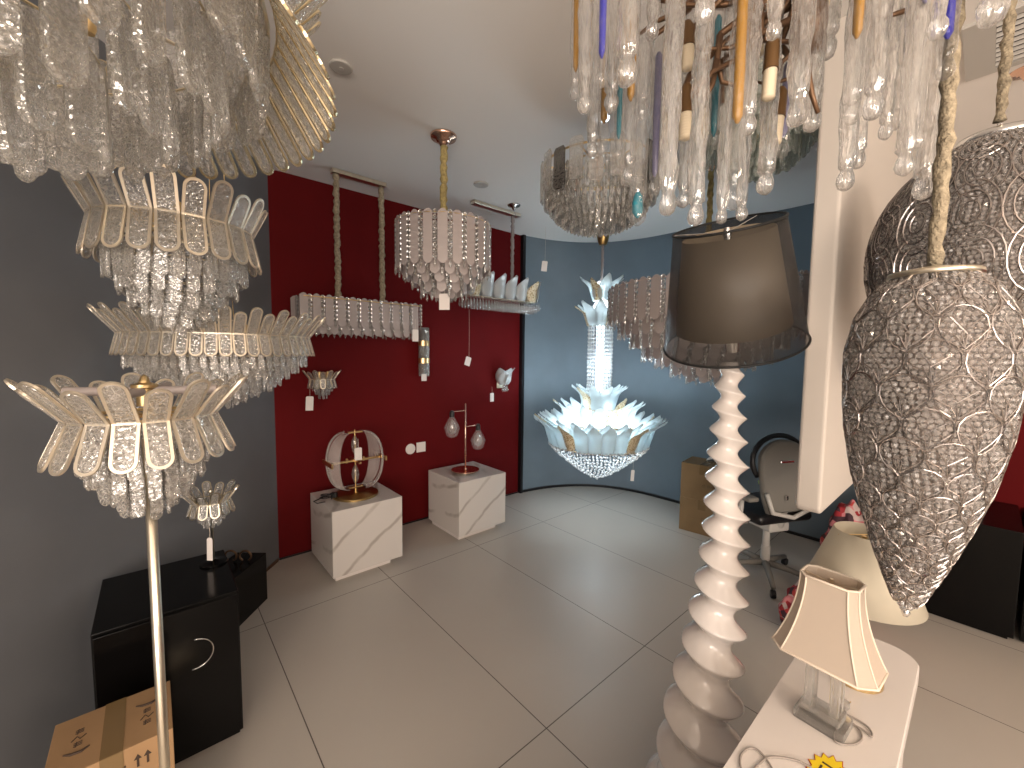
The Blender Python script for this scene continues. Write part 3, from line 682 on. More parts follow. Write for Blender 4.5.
# ------------------------------------------------------------------ the lit lotus chandelier
LX, LY = .785, 3.70
t = thing('lit_chandelier', 'glowing tall chandelier of white lotus petals in front of the curved blue wall', 'chandelier', (LX, LY, 0))
def lit():
    P1 = petal_mesh('glass_petal', .155, .25, .08, .09, M['lit_lotus']); G1 = petal_mesh('gold_petal', .11, .24, .10, .09, M['goldleaf'])
    petal_ring(t, 26, .44, .70, P1, G1, 5, .1); petal_ring(t, 24, .40, .72, P1, None, 0, .2)
    P2 = petal_mesh('glass_petal', .14, .21, .06, .07, M['lit_lotus']); G2 = petal_mesh('gold_petal', .10, .21, .08, .07, M['goldleaf'])
    petal_ring(t, 18, .29, .88, P2, G2, 6, .35); petal_ring(t, 12, .14, 1.02, P2, G2, 6, .1)
    petal_ring(t, 8, .10, 1.03, P2, None, 0, .3)
    P3 = petal_mesh('glass_petal', .14, .21, .07, .07, M['lit_lotus']); G3 = petal_mesh('gold_petal', .10, .18, .06, .07, M['goldleaf'])
    petal_ring(t, 9, .12, 1.76, P3, G3, 3, .3); petal_ring(t, 8, .075, 1.98, P3, G3, 4, .1)
    # column strands
    strand = MB()
    for i in range(24): strand.lathe([(.001, -.018), (.010, 0), (.001, .018)], 6, T(0, 0, 1.08+.034*i))
    sm = strand.mesh('crystal_strand', M['beadlit'])
    for i in range(22): a = TAU*i/22; link('crystal_strand', sm, t, T(.105*math.cos(a), .105*math.sin(a), 0) @ RZ(a))
    # bottom net of crystal balls
    ball = bpy.data.meshes.new('crystal_ball'); bm = bmesh.new(); bmesh.ops.create_icosphere(bm, subdivisions=1, radius=.0105); bm.to_mesh(ball); bm.free(); ball.materials.append(M['beadlit'])
    mats = []
    for k in range(14):
        s = k/13; r = .43*(1-s)**.85+.012; z = .70-.32*s**.9; n = max(1, int(TAU*r/.034))
        for i in range(n): a = TAU*(i+.5*(k % 2))/n; mats.append(T(r*math.cos(a), r*math.sin(a), z+rnd.uniform(-.006, .006)))
    scatter(t, 'crystal_ball', ball, mats, 100)
    fr = MB()
    for r, z in ((.42, .70), (.28, .88), (.13, 1.02), (.10, 1.84), (.06, 2.0)): fr.ring(r, .006, z, 40, 6)
    for i in range(8):
        a = TAU*i/8
        fr.tube([(.42*math.cos(a), .42*math.sin(a), .70), (.28*math.cos(a), .28*math.sin(a), .88), (.13*math.cos(a), .13*math.sin(a), 1.02), (.03, 0, 1.1)], .004, 6)
    fr.lathe([(.012, .72), (.012, 2.1)], 10); fr.build('frame', M['gold'], t)
    tb = MB().lathe([(.035, 1.10), (.035, 1.80)], 16); tb.build('light_tube', emit('cool_led', (.80, .93, 1.0), 1.6), t, True)
    lb = MB().lathe([(.006, 0), (.014, .02), (.016, .045), (.008, .065), (.001, .07)], 8).mesh('led_bulb', emit('led_bulb_glow', (.85, .95, 1.0), 4.0), True)
    for n, r, z in ((12, .36, .76), (9, .22, .94), (5, .10, 1.10), (4, .06, 1.90), (4, .04, 2.08)):
        for i in range(n): a = TAU*(i+.5)/n; link('led_bulb', lb, t, T(r*math.cos(a), r*math.sin(a), z))
    sleeve_mb(2.15, 2.50, .012, 21).build('chain_sleeve', M['greysleeve'], t, True)
    MB().lathe([(.032, 2.47), (.045, 2.50), (.055, 2.55), (.056, 2.60), (.03, 2.62), (.025, CEIL-.02), (.07, CEIL-.02), (.07, CEIL)], 24).build('ceiling_canopy', M['brass'], t, 'auto')
lit()
for i in range(9):
    a = TAU*i/9; point('lit_chandelier_bulbs', (LX+.35*math.cos(a), LY+.35*math.sin(a), .86), 1.3, COOL, .05)
for i in range(4):
    a = TAU*i/4+.4; point('lit_chandelier_bulbs', (LX+.20*math.cos(a), LY+.20*math.sin(a), 1.02), .5, COOL, .04)
for z, pw_ in ((1.16, 1.4), (1.95, 2), (2.12, 1.5), (.58, 1.5)): point('lit_chandelier_bulbs', (LX, LY, z), pw_, COOL, .05)
for i in range(3):
    a = TAU*i/3+.5; point('lit_chandelier_bulbs', (LX+.16*math.cos(a), LY+.16*math.sin(a), 1.42), 2, COOL, .06)
q = at(633, 470, 3.6); price_tag(q.x, q.y, q.z, 'white tag hanging under the glowing lotus chandelier', .03, .10, .20, .05)

# ------------------------------------------------------------------ domed rod chandelier
DX, DY = at(598, 200, 2.2).x, 2.2
t = thing('rod_chandelier', 'domed chandelier of clear glass rods with smoked plates, flush below the ceiling', 'chandelier', (DX, DY, 0))
def dome():
    rm = MB().prism([(-.009, -.10), (0, -.112), (.009, -.10), (.009, -.008), (0, 0), (-.009, -.008)], .010, None, .002).mesh('glass_rod', M['prism'])
    zt = at(598, 172, 2.2).z; z1 = at(598, 234, 2.2).z+.11
    mats = []
    for k in range(8):
        s = k/7; r = .27*math.cos(s*PI/2*.93); z = zt-.03-(zt-.03-z1)*math.sin(s*PI/2)**1.1; n = max(3, int(TAU*r/.031))
        for i in range(n): a = TAU*(i+.5*(k % 2))/n; mats.append(T(r*math.cos(a), r*math.sin(a), z) @ RZ(a-PI/2))
    scatter(t, 'glass_rod', rm, mats, 100)
    pl = MB().prism([(-.024, -.19), (-.034, -.175), (-.034, -.015), (-.024, 0), (.024, 0), (.034, -.015), (.034, -.175), (.024, -.19)][::-1], .008, None, .002)
    ps = pl.mesh('smoked_plate', M['smoke']); pc = pl.mesh('clear_plate', M['prism'])
    n = 20
    for i in range(n): a = TAU*i/n+.08; q = T(.295*math.cos(a), .295*math.sin(a), zt+.03+.02*(i % 2)) @ RZ(a-PI/2); link('smoked_plate' if i % 5 in (2,) else 'clear_plate', ps if i % 5 in (2,) else pc, t, q)
    fr = MB().ring(.28, .005, zt+.02, 40, 6); fr.ring(.20, .004, zt, 36, 6)
    for i in range(6): a = TAU*i/6; fr.tube([(0, 0, zt+.02), (.28*math.cos(a), .28*math.sin(a), zt+.02)], .004, 6)
    fr.lathe([(.01, zt-.25), (.01, zt+.06)], 10); fr.build('frame', M['gold'], t)
    lh = MB().lathe([(.011, 0), (.013, .03), (.013, .06), (.004, .075)], 10).mesh('lamp_holder', M['copper'], 'auto')
    for i in range(6): a = TAU*i/6+.3; link('lamp_holder', lh, t, T(.14*math.cos(a), .14*math.sin(a), zt-.06))
    MB().tube([(-.02, 0, zt+.05), (-.04, 0, zt+.12), (-.02, 0, CEIL-.02)], .002, 6).build('power_wire', M['copper'], t)
    MB().lathe([(.008, zt+.05), (.008, CEIL-.03), (.05, CEIL-.03), (.05, CEIL)], 20).build('stem', M['chrome'], t, 'auto')
dome()
# greenish flush crystal fixture beyond the icicles
GX, GY = at(757, 160, 1.95).x, 1.95
t = thing('crystal_ceiling_lamp', 'greenish crackled glass ceiling lamp seen behind the hanging icicles', 'ceiling lamp', (GX, GY, 0))
pm_ = plate_mesh('crystal_plate', .04, .13, .01, M['greenish']); zt = at(757, 120, 1.95).z
crystal_tiers(t, [(.27, zt+.10), (.25, zt+.03), (.21, zt-.03), (.16, zt-.08), (.10, zt-.11), (.04, zt-.13)], pm_, pitch=.046)
fr = MB().ring(.26, .006, zt+.10, 36, 6)
for i in range(6): a = TAU*i/6; fr.tube([(0, 0, zt+.10), (.26*math.cos(a), .26*math.sin(a), zt+.10)], .004, 6)
fr.lathe([(.012, zt-.11), (.012, CEIL-.03), (.09, CEIL-.03), (.09, CEIL)], 20); fr.build('frame', M['champagne'], t)

# ------------------------------------------------------------------ icicle and branch chandelier
IC = Vector((.62, .92, 0))
t = thing('branch_chandelier', 'bronze branch chandelier hung with long glass icicles, some blue, amber and teal', 'chandelier', (IC.x, IC.y, 0))
BZ = 2.42
icicles = [  # px, py of the tip, depth, width px, colour, core span (top fraction, bottom fraction)
 (575, 100, .92, 11, 'a', 0, .85), (584, 114, .86, 15, '', 0, 0), (601, 88, .80, 13, 'b', 0, .88), (611, 113, .95, 15, '', 0, 0), (592, 158, 1.05, 12, '', 0, 0),
 (603, 156, 1.10, 12, 'a', .2, .8), (626, 87, .80, 22, '', 0, 0), (618, 160, 1.0, 9, 't', .3, .9), (628, 186, .88, 16, 'a', .35, .7), (637, 226, .95, 18, 't', .84, .97),
 (641, 120, 1.1, 14, '', 0, 0), (654, 196, 1.15, 12, 'l', .2, .9), (667, 216, .82, 19, '', 0, 0), (683, 208, 1.0, 13, '', 0, 0), (695, 226, .84, 17, '', 0, 0),
 (704, 25, .75, 21, '', 0, 0), (713, 146, 1.05, 11, 't', .2, .95), (721, 224, .92, 12, '', 0, 0), (733, 210, .80, 19, 'a', 0, .72), (741, 221, .98, 12, '', 0, 0),
 (747, 136, .84, 16, '', 0, 0), (765, 195, .92, 17, '', 0, 0), (773, 40, .76, 15, '', 0, 0), (782, 158, 1.0, 12, 'l', .5, .9), (796, 127, .82, 20, '', 0, 0),
 (811, 132, .90, 17, '', 0, 0), (826, 60, 1.05, 18, '', 0, 0), (851, 125, .80, 17, 'a', 0, .68), (845, 191, .88, 17, '', 0, 0), (857, 169, .95, 14, '', 0, 0), (872, 120, .85, 20, '', 0, 0),
 (885, 140, .92, 13, '', 0, 0), (904, 176, .82, 17, '', 0, 0), (897, 130, 1.0, 16, '', 0, 0), (922, 200, .90, 17, '', 0, 0), (914, 150, .80, 15, 'l', 0, .5), (944, 80, .84, 16, 'b', 0, .8),
 (936, 40, .72, 17, '', 0, 0), (652, 40, .9, 14, '', 0, 0), (990, 27, .80, 25, '', 0, 0)]
core = {'a': 'ambercore', 'b': 'bluecore', 't': 'tealcore', 'l': 'lilaccore'}
def icicle_profile(L, r, seed, top=.7):
    rr = random.Random(seed); n = 22; P = []
    for k in range(n+1):
        s = k/n; z = -L*s
        q = r*(.75+.25*(1-abs(s-.55)*1.4))*(1+rr.uniform(-.10, .10))
        P.append((q, z))
    neck = L-2.6*r
    P = [p for p in P if -p[1] < neck]
    P += [(r*.66, -neck), (r*.62, -neck-.3*r), (r*.85, -L+1.7*r), (r*.92, -L+1.0*r), (r*.72, -L+.4*r), (r*.3, -L+.05*r)]
    return P
hooks = MB()
tops = []
for i, (px, py, d, wpx, cc, s0, s1) in enumerate(icicles):
    tip = at(px, py, d); zt = min(2.40, tip.z+.62 if py > 60 else tip.z+.42); zt = max(zt, tip.z+.25)
    if i in (18, 11): zt = min(2.40, tip.z+.55)
    if i in (9, 14, 17, 19): zt = min(zt, tip.z+.50)
    L = zt-tip.z; r = wpx/2*d/F*.95; ph = rnd.uniform(0, 6)
    wob = lambda a, k, z, ph=ph: 1+.10*math.sin(3*a+ph+z*40)+.06*math.sin(5*a-z*90+ph)
    o = MB().lathe(icicle_profile(L, r, i), 12, T(0, 0, L), True, wob=wob).build('glass_icicle', M['icicle_clear' if cc else 'icicle'], t, True, loc=(tip.x-IC.x, tip.y-IC.y, tip.z))
    if cc:
        pr = [(r*.2, L*(1-s0)-.005), (r*.52, L*(1-s0)-.015), (r*.60, L*(1-(s0+s1)/2)), (r*.52, L*(1-s1)+.015), (r*.15, L*(1-s1)+.003)]
        o2 = MB().lathe(pr, 10, None, True, wob=lambda a, k, z, ph=ph: 1+.15*math.sin(2*a+ph+k)).build('colour_core', M[core[cc]], o, True)
        o2['label'] = {'a': 'amber glass core', 'b': 'cobalt blue glass core', 't': 'teal glass core', 'l': 'lilac glass core'}[cc]
    tops.append((tip.x-IC.x, tip.y-IC.y, zt))
def branches():
    b = MB(); rr = random.Random(4)
    for r, z in ((.40, BZ+.06), (.24, BZ+.09)):
        b.tube([(r*math.cos(TAU*i/24)+rr.uniform(-.01, .01), r*math.sin(TAU*i/24)*.8+rr.uniform(-.01, .01), z+rr.uniform(-.01, .01)) for i in range(24)], .007, 7, None, True)
    for i in range(8): a = TAU*i/8; b.tube([(0, 0, BZ+.16), (.2*math.cos(a), .16*math.sin(a), BZ+.11), (.40*math.cos(a), .32*math.sin(a), BZ+.06)], .007, 7)
    b.lathe([(.02, BZ-.28), (.028, BZ-.2), (.02, BZ-.1), (.014, BZ+.2), (.014, CEIL-.02)], 10)
    def pt(px, py, d): q = at(px, py, d); return (q.x-IC.x, q.y-IC.y, q.z)
    runs = [[(762, 40, .92), (735, 60, .9), (712, 72, .88), (692, 98, .87)], [(720, 35, .9), (717, 60, .9), (722, 82, .9), (745, 88, .9)], [(717, 60, .9), (712, 85, .9), (702, 103, .9)],
            [(722, 62, .93), (724, 85, .93), (722, 104, .93)], [(790, 20, .9), (760, 34, .9), (730, 48, .9), (700, 50, .9), (680, 48, .9)], [(800, 25, .9), (795, 50, .9), (782, 62, .92), (775, 80, .93)],
            [(700, -10, .95), (680, 12, .95), (655, 22, .95), (640, 34, .95)], [(690, 8, .98), (665, 28, .98), (648, 40, .98)], [(700, 20, .9), (690, 35, .9), (679, 50, .9), (676, 60, .9)],
            [(690, 75, .92), (686, 85, .92), (678, 98, .92)], [(806, 40, .84), (808, 75, .83), (812, 95, .83), (818, 113, .83)], [(760, -10, .92), (762, 40, .92), (790, 42, .92), (815, 30, .93)],
            [(940, -10, .9), (915, 8, .9), (895, 14, .9), (885, 18, .9)], [(745, 3, .92), (715, 5, .92), (690, 5, .94), (655, 0, .95)], [(780, 45, .95), (792, 60, .95), (790, 78, .95), (770, 85, .95), (757, 82, .95)]]
    for run in runs: b.tube([pt(*q) for q in run], [.0072-.0012*k for k in range(len(run))], 7)
    for i, run in enumerate(runs):
        x, y, z = pt(*run[0])
        if i in (0, 1, 3, 4, 5, 11, 14): b.tube([(x, y, z), (x*.5, y*.5, z+.08), (0, 0, BZ-.16)], .0068, 7)
        elif i in (6, 7, 12, 13, 10): b.tube([(x, y, z), (x*.9, y*.9, BZ-.02), (x*.8, y*.8, BZ+.075)], .0065, 7)
        elif i in (8, 9): b.tube([(x, y, z), (x*.7, y*.7, z+.07), (0, 0, BZ-.14)], .006, 7)
    b.build('branch_frame', M['bronze'], t, True)
    h = MB()
    for x, y, z in tops: h.tube([(x, y, z-.01), (x*.97, y*.97, BZ+.07)], .0015, 5)
    h.build('icicle_hook', M['darkmetal'], t)
    for (px, py, px2, py2, d) in ((687, 22, 688, 70, .90), (687, 85, 685, 140, .92), (773, 38, 768, 100, .86), (781, 88, 774, 145, .96), (760, 22, 758, 55, 1.0), (822, -20, 822, 8, .95)):
        A = Vector(pt(px, py, d)); B = Vector(pt(px2, py2, d)); D = B-A; q = D.to_track_quat('Z', 'Y').to_matrix().to_4x4(); L = D.length; r = .0145*d/.9
        o = MB().lathe([(r*.5, 0), (r*.9, .01), (r, L*.5), (r*1.05, L*.52)], 14, T(*A) @ q).build('lamp_holder', M['brown'], t, 'auto')
        o['label'] = 'brown lamp holder pointing down'
        pr = []; n = 9
        for k in range(n): z = L*.52+L*.46*k/n; pr += [(r*.86, z), (r*.92, z+L*.02), (r*.86, z+L*.045)]
        pr.append((r*.5, L))
        MB().lathe(pr, 14, T(*A) @ q).build('led_bulb', M['corn'], o, True)
    canopy(t, CEIL, .08, 'bronze', .03)
branches()

# ------------------------------------------------------------------ crystal bead pendants
def bead_pendant(label, C, prof, spacing, br, mtype, name, seed=1):
    """prof: list of (r, z) bottom to top; beads in rows on the surface plus wire lattice"""
    t = thing(name, label, 'pendant lamp', C)
    P = prof; seg = []
    cum = [0]
    for a_, b_ in zip(P, P[1:]): cum.append(cum[-1]+math.hypot(b_[0]-a_[0], b_[1]-a_[1]))
    tot = cum[-1]
    def ev(s):
        s = max(0, min(tot, s))
        for k in range(len(P)-1):
            if s <= cum[k+1]: f = (s-cum[k])/(cum[k+1]-cum[k]+1e-9); return (P[k][0]+(P[k+1][0]-P[k][0])*f, P[k][1]+(P[k+1][1]-P[k][1])*f)
        return P[-1]
    me = bpy.data.meshes.new('crystal_bead'); bm = bmesh.new(); bmesh.ops.create_icosphere(bm, subdivisions=1, radius=br); bm.to_mesh(me); bm.free(); me.materials.append(M['bead'])
    rows = int(tot/(spacing*.866)); mats = []; rr = random.Random(seed); basea = math.atan2(-C[1], -C[0])
    for k in range(rows+1):
        r, z = ev(tot*k/rows); n = max(1, int(TAU*r/spacing))
        for i in range(n):
            a = TAU*(i+.5*(k % 2))/n
            if math.cos(a-basea) < -.35: continue       # the far side of the shell is hidden by the near one
            mats.append(T(r*math.cos(a)+rr.uniform(-.001, .001), r*math.sin(a)+rr.uniform(-.001, .001), z) @ Matrix.Rotation(rr.uniform(0, 6), 4, 'Z') @ Matrix.Rotation(rr.uniform(0, 6), 4, 'X'))
    # hidden-side beads go as well, so the shell is whole from every side
    for k in range(rows+1):
        r, z = ev(tot*k/rows); n = max(1, int(TAU*r/(spacing*1.6)))
        for i in range(n):
            a = TAU*i/n
            if math.cos(a-basea) >= -.35: continue
            mats.append(T(r*math.cos(a), r*math.sin(a), z))
    scatter(t, 'crystal_bead', me, mats, 100)
    wires = MB()
    def surf(a, s, off=br*1.02): r, z = ev(s); return ((r+off)*math.cos(a), (r+off)*math.sin(a), z)
    def path(pts, rad=.0014): wires.tube([surf(a, s) for a, s in pts], rad, 5)
    if mtype == 'tear':
        smax = tot*.97; s = tot*.03; k = 0
        while s < smax:
            r, z = ev(s); h = max(.035, min(.10, r*.62)); n = max(4, int(TAU*max(r, .02)/(h*.85))); 
            for i in range(n):
                a0 = TAU*(i+.5*(k % 2))/n; da = TAU/n*.52
                loop = []
                for j in range(17):
                    q = TAU*j/16; loop.append((a0+da*math.sin(q)*abs(math.sin(q/2))**.3, s+h*.5-h*.55*math.cos(q)))
                path(loop, .0013)
                path([(a0, s), (a0+da*.1, s+h*.35), (a0-da*.5, s+h*.75)], .0009); path([(a0, s), (a0-da*.1, s+h*.4), (a0+da*.6, s+h*.7)], .0009)
                path([(a0-da*.9, s+h*.5), (a0-da*.3, s+h*.3), (a0, s)], .0009); path([(a0, s), (a0+da*.5, s+h*.25), (a0+da*.95, s+h*.5)], .0009)
            s += h*.82; k += 1
    else:
        # eye-shaped nested rings facing round the ball
        s = tot*.08; k = 0
        while s < tot*.95:
            r, z = ev(s); h = .168; n = max(3, int(TAU*max(r, .05)/.11))
            for i in range(n):
                a0 = TAU*(i+.5*(k % 2))/n; da = TAU/n*.5
                for sc in (1, .66, .33):
                    path([(a0+da*sc*math.cos(TAU*j/20), s+h*.5+h*.56*sc*math.sin(TAU*j/20)) for j in range(21)], .0022)
            s += h*.80; k += 1
    wires.build('wire_lattice', M['darkmetal'], t)
    # inner chrome liner that carries the lamps
    q = []
    for r, z in P: q.append((max(.003, r-.018), z+.004))
    MB().lathe(q, 32, None, True).build('inner_liner', M['liner'], t, True)
    return t
M['liner'] = mat('mirror_liner', (.66, .56, .51), .35, .3, bump=.5, bscale=60)
# tear drop
tip = at(906, 608, .85); tx, ty = tip.x, .85; zcap = at(928, 275, .85).z
H_ = zcap-tip.z
prof = [(.006, 0), (.020, .02), (.05, .10), (.082, .20), (.112, .31), (.132, .42), (.142, .53), (.143, .62), (.130, .70), (.100, .765), (.06, .80)]
prof = [(r*.89, z/.80*H_) for r, z in prof]
t = bead_pendant('big teardrop pendant of crystal beads in silver wire at the right', (tx, ty, tip.z), prof, .0125, .0068, 'tear', 'teardrop_pendant')
MB().lathe([(.072, H_-.004), (.070, H_+.006), (.03, H_+.014), (.008, H_+.018)], 32).build('top_cap', M['champagne'], t, True)
MB().lathe([(.004, -.018), (.008, -.010), (.005, .0)], 12).build('finial', M['chrome'], t, True)
sleeve_mb(H_+.015, CEIL-tip.z-.03, .0125, 31, 12).build('chain_sleeve', M['sleeve'], t, True); canopy(t, CEIL-tip.z, .06, 'champagne')
# ball
BY, BR, BH = 1.32, .35, .288; BX = at(988, 254, BY).x; bz = at(988, 254, BY).z
prof = [(max(.01, BH*math.cos(a)), BR*math.sin(a)) for a in [R(-88+176*i/20) for i in range(21)]]
t = bead_pendant('large ball pendant of crystal beads with eye-shaped wire loops behind the teardrop', (BX, BY, bz), prof, .0145, .0081, 'ball', 'ball_pendant', 2)
MB().lathe([(.10, BR-.02), (.09, BR+.006), (.03, BR+.014), (.008, BR+.02)], 32).build('top_cap', M['chrome'], t, True)
MB().tube([(.008*math.cos(TAU*i/12), 0, BR+.03+.014*math.sin(TAU*i/12)) for i in range(12)], .002, 6, None, True).build('ring', M['chrome'], t)
sleeve_mb(BR+.05, CEIL-bz-.03, .013, 17, 12).build('chain_sleeve', M['sleeve'], t, True); canopy(t, CEIL-bz, .06, 'champagne')
c = at_z(1022, 70, CEIL); t = thing('ceiling_rose', 'brown ceiling rose at the right picture edge beyond the vent', 'ceiling rose', (c.x+.03, c.y, CEIL)); canopy(t, 0, .06, 'copper', .02)

# ------------------------------------------------------------------ spiral floor lamp
SX, SY = at(728, 404, 1.30).x, 1.30
t = thing('spiral_floor_lamp', 'tall glossy white twisted-shell floor lamp with a black sheer double shade', 'floor lamp', (SX, SY, 0))
def spiral():
    ztop = at(726, 362, SY).z; H0 = .03; n = 72; K = 420
    vs = []; fs = []
    def interp(z, tb):
        for (z0_, v0_), (z1_, v1_) in zip(tb, tb[1:]):
            if z <= z1_: return v0_+(v1_-v0_)*(z-z0_)/(z1_-z0_)
        return tb[-1][1]
    crest_r = [(0, .138), (.32, .110), (.56, .086), (.92, .068), (1.18, .060), (1.35, .047), (1.5, .036)]
    depth_ = [(0, .016), (.32, .020), (.56, .022), (.92, .027), (1.18, .027), (1.35, .020), (1.5, .012)]
    pit = [(0, .155), (.32, .135), (.56, .112), (.92, .086), (1.18, .080), (1.5, .060)]
    offx = [(0, -.045), (.32, -.036), (.56, -.012), (.74, .004), (.92, .012), (1.18, .006), (1.5, 0)]
    ecc = [(0, .016), (.56, .010), (.92, .004), (1.5, .002)]
    ph = 0; dz = (ztop-H0)/K
    for k in range(K+1):
        z = H0+dz*k; ph += dz/interp(z, pit); fade = max(0, min(1, (z-H0)/.05, (ztop-z)/.03))
        R_, D_, ox, e_ = interp(z, crest_r), interp(z, depth_), interp(z, offx), interp(z, ecc)
        for i in range(n):
            a = TAU*i/n; p = (ph+a/TAU+.62) % 1
            crest = (1-math.sin(PI*p)**.9)**.85
            rr = R_-D_*(1-crest*fade); q_ = -TAU*(ph+.62)
            vs.append((ox+rr*math.cos(a)+e_*math.cos(q_), rr*math.sin(a)+e_*math.sin(q_), z))
    for k in range(K):
        for i in range(n): j = (i+1) % n; fs.append((k*n+i, k*n+j, (k+1)*n+j, (k+1)*n+i))
    fs.append(tuple(range(n-1, -1, -1))); fs.append(tuple(K*n+i for i in range(n)))
    MB().add(vs, fs).build('twisted_column', M['ceramic'], t, True)
    MB().lathe([(.16, 0), (.165, .01), (.165, .02), (.14, .04)], 48, T(-.045, 0, 0)).build('foot', M['ceramic'], t, True)
    # shades, tilted a little to the left
    zb_ = at(735, 342, SY).z; h = at(722, 228, SY-.06).z-zb_; h /= math.cos(R(20))
    q = T(.002, 0, zb_) @ Matrix.Rotation(R(20), 4, Vector((.89, -.46, 0))) @ Matrix.Rotation(R(-5), 4, 'Y')
    def shell(name, rb, rt, z0, z1, m, th=.002, n_=56):
        b = MB(); vs = []; fs = []
        for r, z in ((rb, z0), (rt, z1), (rt-th, z1), (rb-th, z0)):
            for i in range(n_): a = TAU*i/n_; vs.append((r*math.cos(a), r*math.sin(a), z))
        for k in range(4):
            for i in range(n_): j = (i+1) % n_; k2 = (k+1) % 4; fs.append((k*n_+i, k*n_+j, k2*n_+j, k2*n_+i))
        return b.add(vs, fs, q).build(name, m, t, True)
    RB, RT = .200, .143
    shell('outer_shade', RB, RT, 0, h, M['sheerblack'])['label'] = 'black sheer outer shade'
    shell('inner_shade', .160, .120, .055, h-.022, M['shade_in'])['label'] = 'beige inner shade'
    for r_, z_ in ((RB, 0), (RT, h)): MB().ring(r_, .0035, z_, 64, 6, mtx=q).build('shade_binding', M['rim'], t, True)
    b = MB()
    for i in range(3): a = TAU*i/3+.5; b.tube([(0, 0, h-.02), (RT*math.cos(a), RT*math.sin(a), h-.002)], .0018, 6, q)
    b.lathe([(.02, -.03), (.024, .01), (.014, .02), (.012, h-.02), (.006, h-.005)], 14, q); b.build('shade_carrier', M['chrome'], t, 'auto')
spiral()

# ------------------------------------------------------------------ marble plinths and their lamps
def pedestal(corner_px, label):
    c = at_z(*corner_px, .0); w_ = .48; h = .44
    t = thing('marble_plinth', label, 'display plinth', (c.x, c.y, 0), AU)
    o = MB().box((w_/2, w_/2, .045+h/2), (w_, w_, h), None, .003).build('body', M['marble'], t)
    MB().box((w_/2-.02, w_/2+.02, .0225), (w_-.10, w_-.06, .045)).build('plinth_base', M['white'], t)
    return c+U*w_/2+V*w_/2, .045+h
pc, ph_ = pedestal((333.5, 586), 'white marble cube plinth carrying the ribbed glass globe lamp')
t = thing('globe_table_lamp', 'rounded table lamp of ribbed glass leaves with brass bands on a marble plinth', 'table lamp', (pc.x+.0, pc.y+.0, ph_), AU)
def globe_lamp():
    MB().lathe([(.155, 0), (.155, .012), (.15, .016), (.012, .018), (.010, .05)], 40).build('base', M['brass'], t, 'auto')
    MB().tube([(0, 0, .016), (0, 0, .47)], .005, 8).build('stem', M['brass'], t)
    for s in (-1, 1):
        for dy in (-1, 1):
            n = 22; ny = 17; vs = []; fs = []
            for k in range(n+1):
                b_ = R(-80+160*k/n); rr_ = .19*math.cos(b_)**.55; z = .255+.205*math.sin(b_)
                for j in range(ny):
                    f_ = R(3+36*j/(ny-1)); r_ = rr_*(1-.03*(j % 2)); vs.append((s*(r_*math.cos(f_)+.0), dy*r_*math.sin(f_), z))
            for k in range(n):
                for j in range(ny-1): a0 = k*ny+j; fs.append((a0, a0+1, a0+ny+1, a0+ny))
            me = bpy.data.meshes.new('glass_leaf'); me.from_pydata(vs, [], fs); me.materials.append(M['ribglass'])
            o = link('glass_leaf', me, t); md = o.modifiers.new('s', 'SOLIDIFY'); md.thickness = .004
    for s in (-1, 1):
        MB().box((s*.188, 0, .255), (.010, .20, .03)).box((s*.06, 0, .255), (.012, .012, .03)).build('brass_band', M['gold'], t)
    MB().box((0, 0, .25), (.36, .016, .012)).build('cross_bar', M['gold'], t)
    MB().box((0, 0, .25), (.016, .19, .012)).build('cross_bar', M['gold'], t)
    for z in (.06, .455): MB().box((0, 0, z), (.10, .03, .01)).build('end_bracket', M['gold'], t)
    for z in (.15, .36): MB().lathe([(.004, -.07), (.02, -.035), (.026, 0), (.02, .035), (.004, .07)], 12, T(0, 0, z)).build('crystal_drop', M['prism'], t, True)
M['ribglass'] = sheer('ribbed_glass', (.66, .58, .54), .32)
globe_lamp()
q = pc-U*.03-V*.14; price_tag(q.x, q.y, ph_+.37, 'white price tag on the ribbed glass globe lamp', .05, .085, .06, 0, AU)
t2 = thing('power_cable', 'black coiled plug cable beside the globe lamp base', 'cable', pc-U*.20+V*.02+Vector((0, 0, ph_)))
MB().tube([(.04*math.cos(a)+.001*a, .03*math.sin(a), .008+.003*a) for a in [i*.4 for i in range(34)]]+[(-.06, -.05, .006), (-.02, -.08, .006), (.02, -.05, .006)], .004, 6).build('cord', M['blackcable'], t2, True)
MB().box((.05, .02, .03), (.04, .03, .035), None, .006).build('plug', M['blackcable'], t2)
pc, ph_ = pedestal((459, 543), 'white marble cube plinth carrying the copper two-globe lamp')
t = thing('two_globe_lamp', 'slim copper table lamp with two hanging clear glass globes on a plinth', 'table lamp', (pc.x-.01, pc.y-.03, ph_), AU)
